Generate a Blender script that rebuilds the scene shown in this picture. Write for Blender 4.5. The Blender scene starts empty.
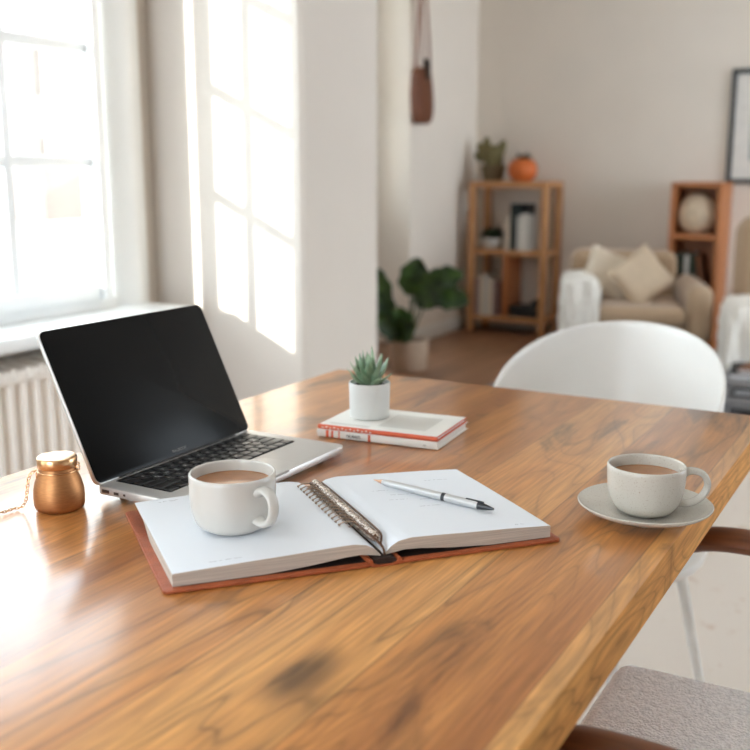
import bpy, bmesh, math, random
from mathutils import Vector, Matrix, noise
R = math.radians
PI = math.pi
random.seed(7)
S = bpy.context.scene
C = S.collection

# ------------------------------------------------------------ camera
cd = bpy.data.cameras.new('camera')
cam = bpy.data.objects.new('camera', cd)
C.objects.link(cam)
cam.location = (0, 0, 1.11)
cam.rotation_euler = (R(90 - 11.5), 0, R(29.6))
cd.sensor_width = 36
cd.lens = 48
cd.clip_start = 0.05
cd.clip_end = 200
cd.dof.use_dof = True
cd.dof.focus_distance = 1.06
cd.dof.aperture_fstop = 5.0
S.camera = cam

# ------------------------------------------------------------ world, sun, daylight
w = bpy.data.worlds.new('sky')
S.world = w
w.use_nodes = True
wn = w.node_tree
wn.nodes.clear()
wo = wn.nodes.new('ShaderNodeOutputWorld')
wb = wn.nodes.new('ShaderNodeBackground')
wb.inputs[0].default_value = (0.80, 0.905, 1.0, 1)
wb.inputs[1].default_value = 4.3
wn.links.new(wb.outputs[0], wo.inputs[0])

sd = bpy.data.lights.new('sun', 'SUN')
sd.energy = 8.0
sd.angle = R(0.53)
sd.color = (1.0, 0.95, 0.88)
sun = bpy.data.objects.new('sun', sd)
C.objects.link(sun)
sun.rotation_euler = Vector((0.55, 1.0, -0.264)).to_track_quat('-Z', 'Y').to_euler()


def portal(name, loc, size, direction):
    d = bpy.data.lights.new(name, 'AREA')
    d.shape = 'RECTANGLE'
    d.size, d.size_y = size
    d.cycles.is_portal = True
    o = bpy.data.objects.new(name, d)
    C.objects.link(o)
    o.location = loc
    o.rotation_euler = Vector(direction).to_track_quat('-Z', 'Z').to_euler()


portal('daylight_window', (-2.16, 1.33, 1.38), (1.45, 1.35), (1, 0, 0))
portal('fill_side', (-2.16, -1.05, 1.4), (1.7, 2.0), (1, 0, 0))  # guides sky light through the added window behind the viewer
portal('fill_right', (3.3, 5.1, 1.4), (2.9, 2.1), (-1, 0, 0))  # sky fill through an opening added in the unseen right wall
portal('daylight_alcove', (-3.52, 5.27, 1.65), (0.64, 1.52), (1, 0, 0))
portal('fill_rear', (-0.65, -2.3, 1.38), (1.7, 2.2), (0, 1, 0))  # sky fill through an opening added behind the camera

S.view_settings.view_transform = 'Standard'
S.view_settings.look = 'None'
S.view_settings.gamma = 1
S.view_settings.use_curve_mapping = False
S.view_settings.exposure = 1.0
S.cycles.max_bounces = 10
S.cycles.diffuse_bounces = 6
S.cycles.use_denoising = True
S.cycles.sample_clamp_indirect = 10


# ------------------------------------------------------------ materials
def srgb(r, g, b):
    f = lambda c: ((c / 255) / 12.92) if c / 255 <= 0.04045 else ((c / 255 + 0.055) / 1.055) ** 2.4
    return (f(r), f(g), f(b), 1)


class NT:
    def __init__(s, name):
        s.m = bpy.data.materials.new(name)
        s.m.use_nodes = True
        s.t = s.m.node_tree
        s.b = s.t.nodes['Principled BSDF']

    def n(s, typ, **kw):
        x = s.t.nodes.new(typ)
        for k, v in kw.items():
            if k.startswith('i_'):
                key = k[2:]
                x.inputs[int(key) if key.isdigit() else key.replace('_', ' ')].default_value = v
            else:
                setattr(x, k, v)
        return x

    def l(s, a, b):
        s.t.links.new(a, b)


def mat(name, col, rough=0.5, metal=0.0, var=0.06, scale=20.0, bump=0.0, bscale=None, spec=0.5, coat=0.0, sheen=0.0, stretch=(1, 1, 1)):
    k = NT(name)
    b = k.b
    tc = k.n('ShaderNodeTexCoord')
    mp = k.n('ShaderNodeMapping')
    mp.inputs['Scale'].default_value = stretch
    k.l(tc.outputs['Object'], mp.inputs[0])
    nz = k.n('ShaderNodeTexNoise', i_Scale=scale, i_Detail=4.0)
    k.l(mp.outputs[0], nz.inputs['Vector'])
    rp = k.n('ShaderNodeValToRGB')
    rp.color_ramp.elements[0].position = 0.3
    rp.color_ramp.elements[1].position = 0.7
    rp.color_ramp.elements[0].color = tuple(c * (1 - var) for c in col[:3]) + (1,)
    rp.color_ramp.elements[1].color = tuple(min(1, c * (1 + var)) for c in col[:3]) + (1,)
    k.l(nz.outputs[0], rp.inputs[0])
    k.l(rp.outputs[0], b.inputs['Base Color'])
    b.inputs['Roughness'].default_value = rough
    b.inputs['Metallic'].default_value = metal
    b.inputs['Specular IOR Level'].default_value = spec
    b.inputs['Coat Weight'].default_value = coat
    b.inputs['Coat Roughness'].default_value = 0.12
    b.inputs['Sheen Weight'].default_value = sheen
    if bump:
        nb = k.n('ShaderNodeTexNoise', i_Scale=bscale or scale * 4, i_Detail=3.0)
        k.l(mp.outputs[0], nb.inputs['Vector'])
        bu = k.n('ShaderNodeBump', i_Strength=bump, i_Distance=0.004)
        k.l(nb.outputs[0], bu.inputs['Height'])
        k.l(bu.outputs[0], b.inputs['Normal'])
    return k.m


def wood_table(name='oiled_plank_wood', coat=0.65, spec=0.35, rough=0.34):
    k = NT(name)
    b = k.b
    tc = k.n('ShaderNodeTexCoord')
    sx = k.n('ShaderNodeSeparateXYZ')
    k.l(tc.outputs['Object'], sx.inputs[0])

    def M(op, a, bb=None, c=None):
        x = k.n('ShaderNodeMath', operation=op)
        for i, v in enumerate((a, bb, c)):
            if v is None:
                continue
            if isinstance(v, (int, float)):
                x.inputs[i].default_value = v
            else:
                k.l(v, x.inputs[i])
        return x.outputs[0]
    px = M('DIVIDE', M('ADD', sx.outputs[0], 0.46), 0.118)
    idx = M('FLOOR', px)
    fr = M('FRACT', px)
    wn_ = k.n('ShaderNodeTexWhiteNoise', noise_dimensions='1D')
    k.l(idx, wn_.inputs['W'])
    rnd = wn_.outputs['Value']
    # plank-local coordinates
    cx = k.n('ShaderNodeCombineXYZ')
    k.l(sx.outputs[0], cx.inputs[0])
    k.l(M('MULTIPLY', sx.outputs[1], 0.16), cx.inputs[1])
    k.l(M('ADD', M('MULTIPLY', rnd, 7.3), M('MULTIPLY', sx.outputs[2], 1.0)), cx.inputs[2])
    n1 = k.n('ShaderNodeTexNoise', i_Scale=7.5, i_Detail=2.0, i_Roughness=0.45, i_Distortion=0.5)
    k.l(cx.outputs[0], n1.inputs['Vector'])
    # knots: stretched cells that bend the rings
    vc = k.n('ShaderNodeCombineXYZ')
    k.l(sx.outputs[0], vc.inputs[0])
    k.l(M('ADD', M('MULTIPLY', sx.outputs[1], 0.40), M('MULTIPLY', rnd, 9.1)), vc.inputs[1])
    vo = k.n('ShaderNodeTexVoronoi', i_Scale=3.4, voronoi_dimensions='2D')
    k.l(vc.outputs[0], vo.inputs['Vector'])
    kd = k.n('ShaderNodeMapRange', i_1=0.0, i_2=0.40, i_3=1.0, i_4=0.0)
    kd.interpolation_type = 'SMOOTHSTEP'
    k.l(vo.outputs['Distance'], kd.inputs[0])
    ringv = M('ADD', M('MULTIPLY', n1.outputs[0], 22.0), M('MULTIPLY', kd.outputs[0], 1.6))
    ring = M('FRACT', ringv)
    rr = k.n('ShaderNodeValToRGB')
    e = rr.color_ramp.elements
    e[0].position, e[0].color = 0.0, (0.42, 0.42, 0.42, 1)
    e[1].position, e[1].color = 1.0, (1, 1, 1, 1)
    x = e.new(0.10); x.color = (0.80, 0.80, 0.80, 1)
    x = e.new(0.55); x.color = (1, 1, 1, 1)
    x = e.new(0.93); x.color = (0.74, 0.74, 0.74, 1)
    x = e.new(0.98); x.color = (0.48, 0.48, 0.48, 1)
    e[-1].color = (0.42, 0.42, 0.42, 1)
    k.l(ring, rr.inputs[0])
    # fine pores, long streaks
    fc = k.n('ShaderNodeMapping')
    fc.inputs['Scale'].default_value = (1.0, 0.045, 1.0)
    k.l(tc.outputs['Object'], fc.inputs[0])
    n2 = k.n('ShaderNodeTexNoise', i_Scale=260.0, i_Detail=3.0)
    k.l(fc.outputs[0], n2.inputs['Vector'])
    n3 = k.n('ShaderNodeTexNoise', i_Scale=34.0, i_Detail=4.0)
    k.l(fc.outputs[0], n3.inputs['Vector'])
    n4 = k.n('ShaderNodeTexNoise', i_Scale=5.0, i_Detail=2.0)
    k.l(cx.outputs[0], n4.inputs['Vector'])
    base = k.n('ShaderNodeValToRGB')
    be = base.color_ramp.elements
    be[0].position, be[0].color = 0.26, srgb(152, 88, 38)
    be[1].position, be[1].color = 0.70, srgb(236, 176, 104)
    x = be.new(0.48); x.color = srgb(212, 143, 76)
    tone = M('ADD', M('ADD', M('MULTIPLY', rnd, 0.26), M('MULTIPLY', n3.outputs[0], 0.34)), M('MULTIPLY', n4.outputs[0], 0.44))
    k.l(tone, base.inputs[0])
    mx = k.n('ShaderNodeMix', data_type='RGBA', blend_type='MULTIPLY')
    fad = k.n('ShaderNodeMapRange', i_1=0.40, i_2=0.62, i_3=0.18, i_4=0.85)
    k.l(n4.outputs[0], fad.inputs[0])
    k.l(fad.outputs[0], mx.inputs[0])
    k.l(base.outputs[0], mx.inputs[6])
    k.l(rr.outputs[0], mx.inputs[7])
    pr = k.n('ShaderNodeMapRange', i_1=0.35, i_2=0.65, i_3=0.78, i_4=1.08)
    k.l(n2.outputs[0], pr.inputs[0])
    mx2 = k.n('ShaderNodeMix', data_type='RGBA', blend_type='MULTIPLY')
    mx2.inputs[0].default_value = 1.0
    k.l(mx.outputs[2], mx2.inputs[6])
    k.l(pr.outputs[0], mx2.inputs[7])
    # dark knot hearts and plank seams
    kh = k.n('ShaderNodeMapRange', i_1=0.02, i_2=0.085, i_3=0.30, i_4=1.0)
    kh.interpolation_type = 'SMOOTHSTEP'
    k.l(vo.outputs['Distance'], kh.inputs[0])
    edge = M('MINIMUM', fr, M('SUBTRACT', 1.0, fr))
    sm = k.n('ShaderNodeMapRange', i_1=0.0, i_2=0.012, i_3=0.62, i_4=1.0)
    k.l(edge, sm.inputs[0])
    mx3 = k.n('ShaderNodeMix', data_type='RGBA', blend_type='MULTIPLY')
    mx3.inputs[0].default_value = 1.0
    k.l(mx2.outputs[2], mx3.inputs[6])
    sc_ = k.n('ShaderNodeCombineXYZ')
    k.l(M('MULTIPLY', sx.outputs[0], 1.0), sc_.inputs[0])
    k.l(M('MULTIPLY', sx.outputs[1], 0.28), sc_.inputs[1])
    k.l(M('ADD', M('MULTIPLY', rnd, 5.0), 3.0), sc_.inputs[2])
    n5 = k.n('ShaderNodeTexNoise', i_Scale=11.0, i_Detail=5.0, i_Roughness=0.6, i_Distortion=0.8)
    k.l(sc_.outputs[0], n5.inputs['Vector'])
    st = k.n('ShaderNodeMapRange', i_1=0.56, i_2=0.68, i_3=1.0, i_4=0.42)
    st.interpolation_type = 'SMOOTHSTEP'
    k.l(n5.outputs[0], st.inputs[0])
    k.l(M('MULTIPLY', M('MULTIPLY', kh.outputs[0], st.outputs[0]), sm.outputs[0]), mx3.inputs[7])
    k.l(mx3.outputs[2], b.inputs['Base Color'])
    b.inputs['Roughness'].default_value = rough
    b.inputs['Specular IOR Level'].default_value = spec
    b.inputs['Coat Weight'].default_value = coat
    b.inputs['Coat Roughness'].default_value = 0.16
    bu = k.n('ShaderNodeBump', i_Strength=0.12, i_Distance=0.001)
    k.l(M('ADD', n2.outputs[0], M('MULTIPLY', ring, 0.4)), bu.inputs['Height'])
    k.l(bu.outputs[0], b.inputs['Normal'])
    return k.m


def wood(name, dark, light, axis=2, rough=0.45, scale=9.0):
    k = NT(name)
    tc = k.n('ShaderNodeTexCoord')
    mp = k.n('ShaderNodeMapping')
    s = [8.0, 8.0, 8.0]
    s[axis] = 0.8
    mp.inputs['Scale'].default_value = s
    k.l(tc.outputs['Object'], mp.inputs[0])
    nz = k.n('ShaderNodeTexNoise', i_Scale=scale, i_Detail=5.0, i_Distortion=0.6)
    k.l(mp.outputs[0], nz.inputs['Vector'])
    rp = k.n('ShaderNodeValToRGB')
    rp.color_ramp.elements[0].position = 0.3
    rp.color_ramp.elements[0].color = dark
    rp.color_ramp.elements[1].position = 0.7
    rp.color_ramp.elements[1].color = light
    k.l(nz.outputs[0], rp.inputs[0])
    k.l(rp.outputs[0], k.b.inputs['Base Color'])
    k.b.inputs['Roughness'].default_value = rough
    return k.m


def plank_floor():
    k = NT('brown_floorboards')
    tc = k.n('ShaderNodeTexCoord')
    br = k.n('ShaderNodeTexBrick', i_Scale=1.0, offset=0.37)
    br.inputs['Color1'].default_value = srgb(150, 108, 78)
    br.inputs['Color2'].default_value = srgb(128, 90, 64)
    br.inputs['Mortar'].default_value = srgb(70, 46, 32)
    br.inputs['Mortar Size'].default_value = 0.003
    br.inputs['Brick Width'].default_value = 1.3
    br.inputs['Row Height'].default_value = 0.13
    mp = k.n('ShaderNodeMapping')
    mp.inputs['Rotation'].default_value = (0, 0, R(90))
    k.l(tc.outputs['Object'], mp.inputs[0])
    k.l(mp.outputs[0], br.inputs['Vector'])
    mp2 = k.n('ShaderNodeMapping')
    mp2.inputs['Scale'].default_value = (30, 2, 1)
    k.l(tc.outputs['Object'], mp2.inputs[0])
    nz = k.n('ShaderNodeTexNoise', i_Scale=1.5, i_Detail=5.0)
    k.l(mp2.outputs[0], nz.inputs['Vector'])
    mr = k.n('ShaderNodeMapRange', i_1=0.3, i_2=0.7, i_3=0.8, i_4=1.12)
    k.l(nz.outputs[0], mr.inputs[0])
    mx = k.n('ShaderNodeMix', data_type='RGBA', blend_type='MULTIPLY')
    mx.inputs[0].default_value = 1
    k.l(br.outputs[0], mx.inputs[6])
    k.l(mr.outputs[0], mx.inputs[7])
    k.l(mx.outputs[2], k.b.inputs['Base Color'])
    k.b.inputs['Roughness'].default_value = 0.42
    return k.m


def rug_mat(name, col, spot, amount):
    k = NT(name)
    tc = k.n('ShaderNodeTexCoord')
    n1 = k.n('ShaderNodeTexNoise', i_Scale=14.0, i_Detail=5.0, i_Roughness=0.65)
    k.l(tc.outputs['Object'], n1.inputs['Vector'])
    rp = k.n('ShaderNodeValToRGB')
    rp.color_ramp.elements[0].position = amount
    rp.color_ramp.elements[0].color = col
    rp.color_ramp.elements[1].position = amount + 0.14
    rp.color_ramp.elements[1].color = spot
    k.l(n1.outputs[0], rp.inputs[0])
    k.l(rp.outputs[0], k.b.inputs['Base Color'])
    k.b.inputs['Roughness'].default_value = 0.95
    n2 = k.n('ShaderNodeTexNoise', i_Scale=220.0, i_Detail=2.0)
    k.l(tc.outputs['Object'], n2.inputs['Vector'])
    bu = k.n('ShaderNodeBump', i_Strength=0.5, i_Distance=0.003)
    k.l(n2.outputs[0], bu.inputs['Height'])
    k.l(bu.outputs[0], k.b.inputs['Normal'])
    return k.m


def fabric(name, col, scale, bump=0.8, var=0.16, dist=0.003):
    k = NT(name)
    tc = k.n('ShaderNodeTexCoord')
    vo = k.n('ShaderNodeTexVoronoi', i_Scale=scale)
    nz = k.n('ShaderNodeTexNoise', i_Scale=scale * 0.35, i_Detail=4.0)
    k.l(tc.outputs['Object'], nz.inputs['Vector'])
    k.l(tc.outputs['Object'], vo.inputs['Vector'])
    ad = k.n('ShaderNodeMath', operation='ADD')
    hv = k.n('ShaderNodeMath', operation='MULTIPLY')
    hv.inputs[1].default_value = 0.55
    k.l(vo.outputs['Distance'], hv.inputs[0])
    k.l(hv.outputs[0], ad.inputs[0])
    k.l(nz.outputs[0], ad.inputs[1])
    rp = k.n('ShaderNodeValToRGB')
    rp.color_ramp.elements[0].position = 0.55
    rp.color_ramp.elements[1].position = 1.0
    rp.color_ramp.elements[0].color = tuple(min(1, c * (1 + var)) for c in col[:3]) + (1,)
    rp.color_ramp.elements[1].color = tuple(c * (1 - var) for c in col[:3]) + (1,)
    k.l(ad.outputs[0], rp.inputs[0])
    k.l(rp.outputs[0], k.b.inputs['Base Color'])
    k.b.inputs['Roughness'].default_value = 0.95
    k.b.inputs['Sheen Weight'].default_value = 0.25
    bu = k.n('ShaderNodeBump', i_Strength=bump, i_Distance=dist, invert=True)
    k.l(ad.outputs[0], bu.inputs['Height'])
    k.l(bu.outputs[0], k.b.inputs['Normal'])
    return k.m


def glass_mat():
    k = NT('window_glass')
    k.t.nodes.remove(k.b)
    out = k.t.nodes['Material Output']
    tr = k.n('ShaderNodeBsdfTransparent')
    tr.inputs[0].default_value = (0.97, 0.985, 0.98, 1)
    gl = k.n('ShaderNodeBsdfGlossy')
    gl.inputs['Roughness'].default_value = 0.02
    lw = k.n('ShaderNodeLayerWeight')
    pw_ = k.n('ShaderNodeMath', operation='POWER')
    k.l(lw.outputs['Facing'], pw_.inputs[0])
    pw_.inputs[1].default_value = 4.0
    fr = k.n('ShaderNodeMath', operation='MULTIPLY_ADD')
    k.l(pw_.outputs[0], fr.inputs[0])
    fr.inputs[1].default_value = 0.5
    fr.inputs[2].default_value = 0.03
    mx = k.n('ShaderNodeMixShader')
    k.l(fr.outputs[0], mx.inputs[0])
    k.l(tr.outputs[0], mx.inputs[1])
    k.l(gl.outputs[0], mx.inputs[2])
    k.l(mx.outputs[0], out.inputs[0])
    return k.m


M_wall = mat('warm_white_plaster', srgb(230, 221, 210), 0.9, var=0.02, scale=3, bump=0.15, bscale=60, spec=0.2)
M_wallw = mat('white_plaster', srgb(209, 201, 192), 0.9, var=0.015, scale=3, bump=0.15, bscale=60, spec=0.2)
M_ceil = mat('ceiling_paint', srgb(235, 232, 226), 0.9, var=0.01, spec=0.2)
M_trim = mat('white_trim_paint', srgb(230, 228, 222), 0.4, var=0.02)
M_win = mat('window_paint', srgb(226, 228, 228), 0.35, var=0.02, scale=8)
M_glass = glass_mat()
M_floor = plank_floor()
M_rug = rug_mat('faded_cream_rug', srgb(216, 205, 194), srgb(190, 160, 138), 0.60)
M_rug2 = rug_mat('grey_rug_pile', srgb(150, 150, 154), srgb(120, 121, 128), 0.45)
M_table = wood_table()
M_tableedge = wood_table('raw_plank_edge', 0.0, 0.12, 0.8)
M_rad = mat('radiator_enamel', srgb(238, 231, 222), 0.4, var=0.02)
M_alu = mat('silver_aluminium', srgb(208, 207, 205), 0.38, 0.55, var=0.02)
M_screen = mat('black_screen_glass', (0.007, 0.007, 0.007, 1), 0.25, var=0.02, spec=0.08)
M_key = mat('black_key_plastic', (0.012, 0.012, 0.013, 1), 0.38, var=0.05, spec=0.5)
M_legend = mat('key_legend_white', srgb(225, 225, 225), 0.5)
M_bezeltext = mat('bezel_lettering', srgb(150, 144, 138), 0.5)
M_port = mat('port_dark', (0.05, 0.03, 0.02, 1), 0.5)
M_mug = mat('white_glazed_stoneware', srgb(202, 199, 193), 0.2, var=0.02, scale=30, spec=0.5)
def speckled():
    k = NT('speckled_grey_stoneware')
    tc = k.n('ShaderNodeTexCoord')
    nz = k.n('ShaderNodeTexNoise', i_Scale=800.0, i_Detail=2.0)
    k.l(tc.outputs['Object'], nz.inputs['Vector'])
    rp = k.n('ShaderNodeValToRGB')
    rp.color_ramp.elements[0].position = 0.60
    rp.color_ramp.elements[0].color = srgb(196, 191, 181)
    rp.color_ramp.elements[1].position = 0.72
    rp.color_ramp.elements[1].color = srgb(168, 154, 138)
    k.l(nz.outputs[0], rp.inputs[0])
    k.l(rp.outputs[0], k.b.inputs['Base Color'])
    k.b.inputs['Roughness'].default_value = 0.22
    return k.m
M_cup = speckled()
M_coffee = mat('milky_coffee', srgb(164, 114, 76), 0.15, var=0.12, scale=60)
M_page = mat('white_paper', srgb(228, 232, 238), 0.8, var=0.012, scale=8, spec=0.2)
M_pageedge = mat('paper_edges', srgb(188, 176, 164), 0.85, var=0.22, scale=26, stretch=(0.5, 0.5, 50), spec=0.1)
M_leather = mat('rust_leather', srgb(164, 84, 48), 0.5, var=0.14, scale=60, bump=0.3, bscale=500)
M_gapshade = mat('painted_gap_shade', srgb(46, 30, 24), 0.7)  # dark tone standing for shade under the pages and in the spine
M_ink = mat('grey_ink', srgb(140, 140, 146), 0.8)
M_wire = mat('coil_wire', srgb(170, 150, 132), 0.3, 0.9, var=0.15, scale=300)
def glitter():
    k = NT('bronze_glitter_cord')
    tc = k.n('ShaderNodeTexCoord')
    vo = k.n('ShaderNodeTexVoronoi', i_Scale=700.0)
    k.l(tc.outputs['Object'], vo.inputs['Vector'])
    sp = k.n('ShaderNodeSeparateColor')
    k.l(vo.outputs['Color'], sp.inputs[0])
    rp = k.n('ShaderNodeValToRGB')
    rp.color_ramp.elements[0].position = 0.25
    rp.color_ramp.elements[0].color = srgb(104, 70, 50)
    rp.color_ramp.elements[1].position = 0.8
    rp.color_ramp.elements[1].color = srgb(226, 214, 200)
    k.l(sp.outputs[0], rp.inputs[0])
    k.l(rp.outputs[0], k.b.inputs['Base Color'])
    k.b.inputs['Metallic'].default_value = 0.4
    k.b.inputs['Roughness'].default_value = 0.4
    bu = k.n('ShaderNodeBump', i_Strength=0.8, i_Distance=0.0008)
    k.l(sp.outputs[1], bu.inputs['Height'])
    k.l(bu.outputs[0], k.b.inputs['Normal'])
    return k.m
M_cord = glitter()
M_pen = mat('satin_silver_barrel', srgb(204, 205, 206), 0.32, 0.5, var=0.02)
M_pendark = mat('gunmetal', srgb(70, 72, 76), 0.3, 0.8)
M_pentip = mat('pale_copper_tip', srgb(216, 172, 142), 0.35, 0.5)
M_copper = mat('brushed_copper', srgb(178, 126, 82), 0.47, 0.88, var=0.10, scale=120, stretch=(1, 1, 6))
M_copperlid = mat('bright_copper_lid', srgb(222, 178, 132), 0.26, 0.9, var=0.04, scale=60)
M_bookwhite = mat('white_book_cloth', srgb(226, 224, 218), 0.6, var=0.03)
M_bookred = mat('coral_red_cover', srgb(206, 92, 58), 0.6, var=0.08, scale=60)
M_bookgrey = mat('cover_print_grey', srgb(204, 202, 196), 0.6, var=0.05)
M_print = mat('spine_print', srgb(90, 84, 84), 0.6)
M_potwhite = mat('matte_white_pot', srgb(206, 206, 202), 0.6, var=0.02, scale=40)
M_soil = mat('potting_soil', srgb(62, 46, 34), 0.95, var=0.4, scale=200, bump=1, bscale=300)
def leafmat(name, c1, c2, rough=0.45, scale=40):
    k = NT(name)
    tc = k.n('ShaderNodeTexCoord')
    nz = k.n('ShaderNodeTexNoise', i_Scale=scale, i_Detail=3.0)
    k.l(tc.outputs['Object'], nz.inputs['Vector'])
    rp = k.n('ShaderNodeValToRGB')
    rp.color_ramp.elements[0].position = 0.35
    rp.color_ramp.elements[0].color = c1
    rp.color_ramp.elements[1].position = 0.65
    rp.color_ramp.elements[1].color = c2
    k.l(nz.outputs[0], rp.inputs[0])
    k.l(rp.outputs[0], k.b.inputs['Base Color'])
    k.b.inputs['Roughness'].default_value = rough
    return k.m
M_succ = leafmat('succulent_green', srgb(86, 116, 84), srgb(150, 172, 142))
M_leaf = leafmat('deep_green_leaf', srgb(28, 50, 20), srgb(66, 96, 38), 0.4, 12)
M_leaf2 = leafmat('dark_fern_green', srgb(28, 42, 24), srgb(52, 70, 40), 0.6, 30)
M_cactus = leafmat('olive_cactus_skin', srgb(96, 92, 58), srgb(130, 118, 78), 0.7, 30)
M_stem = mat('green_stem', srgb(70, 84, 44), 0.6)
M_shell = mat('white_moulded_plastic', srgb(228, 226, 222), 0.32, var=0.01, spec=0.5)
M_whitemetal = mat('white_painted_metal', srgb(226, 226, 224), 0.35)
M_boucle = fabric('grey_boucle', srgb(242, 243, 244), 300, 0.9, 0.14, 0.004)
M_walnut = wood('walnut_arm', srgb(78, 42, 21), srgb(128, 74, 40), 0, 0.4)
M_pine = wood('pale_oak_shelf', srgb(176, 124, 80), srgb(206, 156, 108), 2, 0.5)
M_pineh = wood('pale_oak_board', srgb(172, 120, 76), srgb(204, 152, 104), 0, 0.5)
M_oak = wood('orange_wood_shelf', srgb(158, 94, 52), srgb(192, 124, 74), 2, 0.5)
M_chairfab = fabric('tan_linen_upholstery', srgb(184, 158, 130), 260, 0.4, 0.06)
M_cushion = fabric('cream_cushion_linen', srgb(222, 208, 188), 260, 0.4, 0.05)
M_throw = fabric('cream_knitted_throw', srgb(250, 245, 236), 160, 0.9, 0.06, 0.006)
M_orange = mat('orange_glazed_pot', srgb(206, 106, 46), 0.5, var=0.18, scale=50)
M_basket = mat('pale_woven_globe', srgb(206, 186, 160), 0.8, var=0.14, scale=20, bump=0.8, bscale=60)
M_bookdark = mat('dark_teal_book', srgb(26, 40, 42), 0.7)
M_bookblack = mat('black_book', srgb(28, 26, 26), 0.7)
M_bookpale = mat('pale_grey_book', srgb(196, 196, 192), 0.7)
M_bookcream = mat('cream_book', srgb(214, 202, 186), 0.7)
M_bookmauve = mat('mauve_book', srgb(142, 118, 116), 0.7)
M_bookgreen = mat('dark_green_book', srgb(50, 60, 48), 0.7)
M_bookbrown = mat('brown_book', srgb(128, 84, 56), 0.7)
M_frameblack = mat('charcoal_frame', srgb(60, 62, 64), 0.5)
M_artpaper = mat('art_paper', srgb(226, 222, 216), 0.7)
M_artgrey = mat('art_print_grey', srgb(170, 172, 172), 0.7)
M_strap = mat('brown_leather_strap', srgb(128, 74, 42), 0.6, var=0.12)
M_pouch = mat('chestnut_leather', srgb(104, 56, 30), 0.55, var=0.12)
M_buckle = mat('dark_buckle', srgb(44, 42, 38), 0.4, 0.7)
M_greytable = mat('grey_lacquer', srgb(150, 152, 156), 0.5)
M_planter = mat('beige_ceramic_planter', srgb(192, 170, 148), 0.7)
M_facade = mat('white_render_facade', srgb(240, 236, 228), 0.9, var=0.03)
M_tiles = mat('terracotta_tiles', srgb(98, 74, 62), 0.9, var=0.12, scale=6)
M_facade2 = mat('cream_render_facade', srgb(244, 238, 228), 0.9, var=0.02)
M_shutter = mat('beige_shutter', srgb(104, 92, 82), 0.9)
M_ground = mat('street_paving', srgb(190, 186, 178), 0.9)


# ------------------------------------------------------------ mesh helpers
def obj(name, bm, m, parent=None, smooth=True, loc=None, rot=None, angle=40, recalc=True):
    if recalc:
        bmesh.ops.recalc_face_normals(bm, faces=bm.faces)
    me = bpy.data.meshes.new(name)
    bm.to_mesh(me)
    bm.free()
    for mm in (m if isinstance(m, (list, tuple)) else [m]):
        me.materials.append(mm)
    if smooth:
        for p in me.polygons:
            p.use_smooth = True
        try:
            me.set_sharp_from_angle(angle=R(angle))
        except Exception:
            pass
    o = bpy.data.objects.new(name, me)
    C.objects.link(o)
    if parent is not None:
        o.parent = parent
    if loc is not None:
        o.location = loc
    if rot is not None:
        o.rotation_euler = rot
    return o


def thing(name, label, cat, loc=(0, 0, 0), rotz=0.0, group=None):
    o = bpy.data.objects.new(name, None)
    o.empty_display_size = 0.05
    C.objects.link(o)
    o.location = loc
    o.rotation_euler = (0, 0, rotz)
    return tag(o, label, cat, group)


def tag(o, label, cat, group=None):
    o['label'] = label
    o['category'] = cat
    if group:
        o['group'] = group
    return o


def struct(name, bm, m, label=None, parent=None, **kw):
    o = obj(name, bm, m, parent, **kw)
    if parent is None:
        o['kind'] = 'structure'
        if label:
            o['label'] = label
    return o


def B():
    return bmesh.new()


def box(bm, x0, x1, y0, y1, z0, z1, bev=0.0, seg=2, mi=0, mtx=None):
    t = bmesh.new()
    bmesh.ops.create_cube(t, size=1)
    for v in t.verts:
        v.co = Vector(((x0 + x1) / 2 + v.co.x * (x1 - x0), (y0 + y1) / 2 + v.co.y * (y1 - y0), (z0 + z1) / 2 + v.co.z * (z1 - z0)))
    if bev:
        bmesh.ops.bevel(t, geom=t.edges[:], offset=bev, segments=seg, affect='EDGES', profile=0.5)
    return merge(bm, t, mi, mtx)


def merge(bm, t, mi=0, mtx=None):
    if mtx is not None:
        bmesh.ops.transform(t, matrix=mtx, verts=t.verts)
    vm = {}
    for v in t.verts:
        vm[v] = bm.verts.new(v.co)
    for f in t.faces:
        try:
            nf = bm.faces.new([vm[v] for v in f.verts])
            nf.material_index = mi
        except ValueError:
            pass
    t.free()
    return bm


def lathe(bm, prof, segs=64, center=(0, 0, 0), mi=0, flute=None):
    rings = []
    for (r, z) in prof:
        if r < 1e-6:
            rings.append([bm.verts.new((center[0], center[1], center[2] + z))])
        else:
            ring = []
            for i in range(segs):
                a = 2 * PI * i / segs
                rr = r * (flute(a, z) if flute else 1)
                ring.append(bm.verts.new((center[0] + rr * math.cos(a), center[1] + rr * math.sin(a), center[2] + z)))
            rings.append(ring)
    for a, b in zip(rings, rings[1:]):
        if len(a) == 1 and len(b) == 1:
            continue
        for i in range(segs):
            j = (i + 1) % segs
            if len(a) == 1:
                f = bm.faces.new((a[0], b[i], b[j]))
            elif len(b) == 1:
                f = bm.faces.new((a[i], a[j], b[0]))
            else:
                f = bm.faces.new((a[i], a[j], b[j], b[i]))
            f.material_index = mi
    return bm


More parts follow.
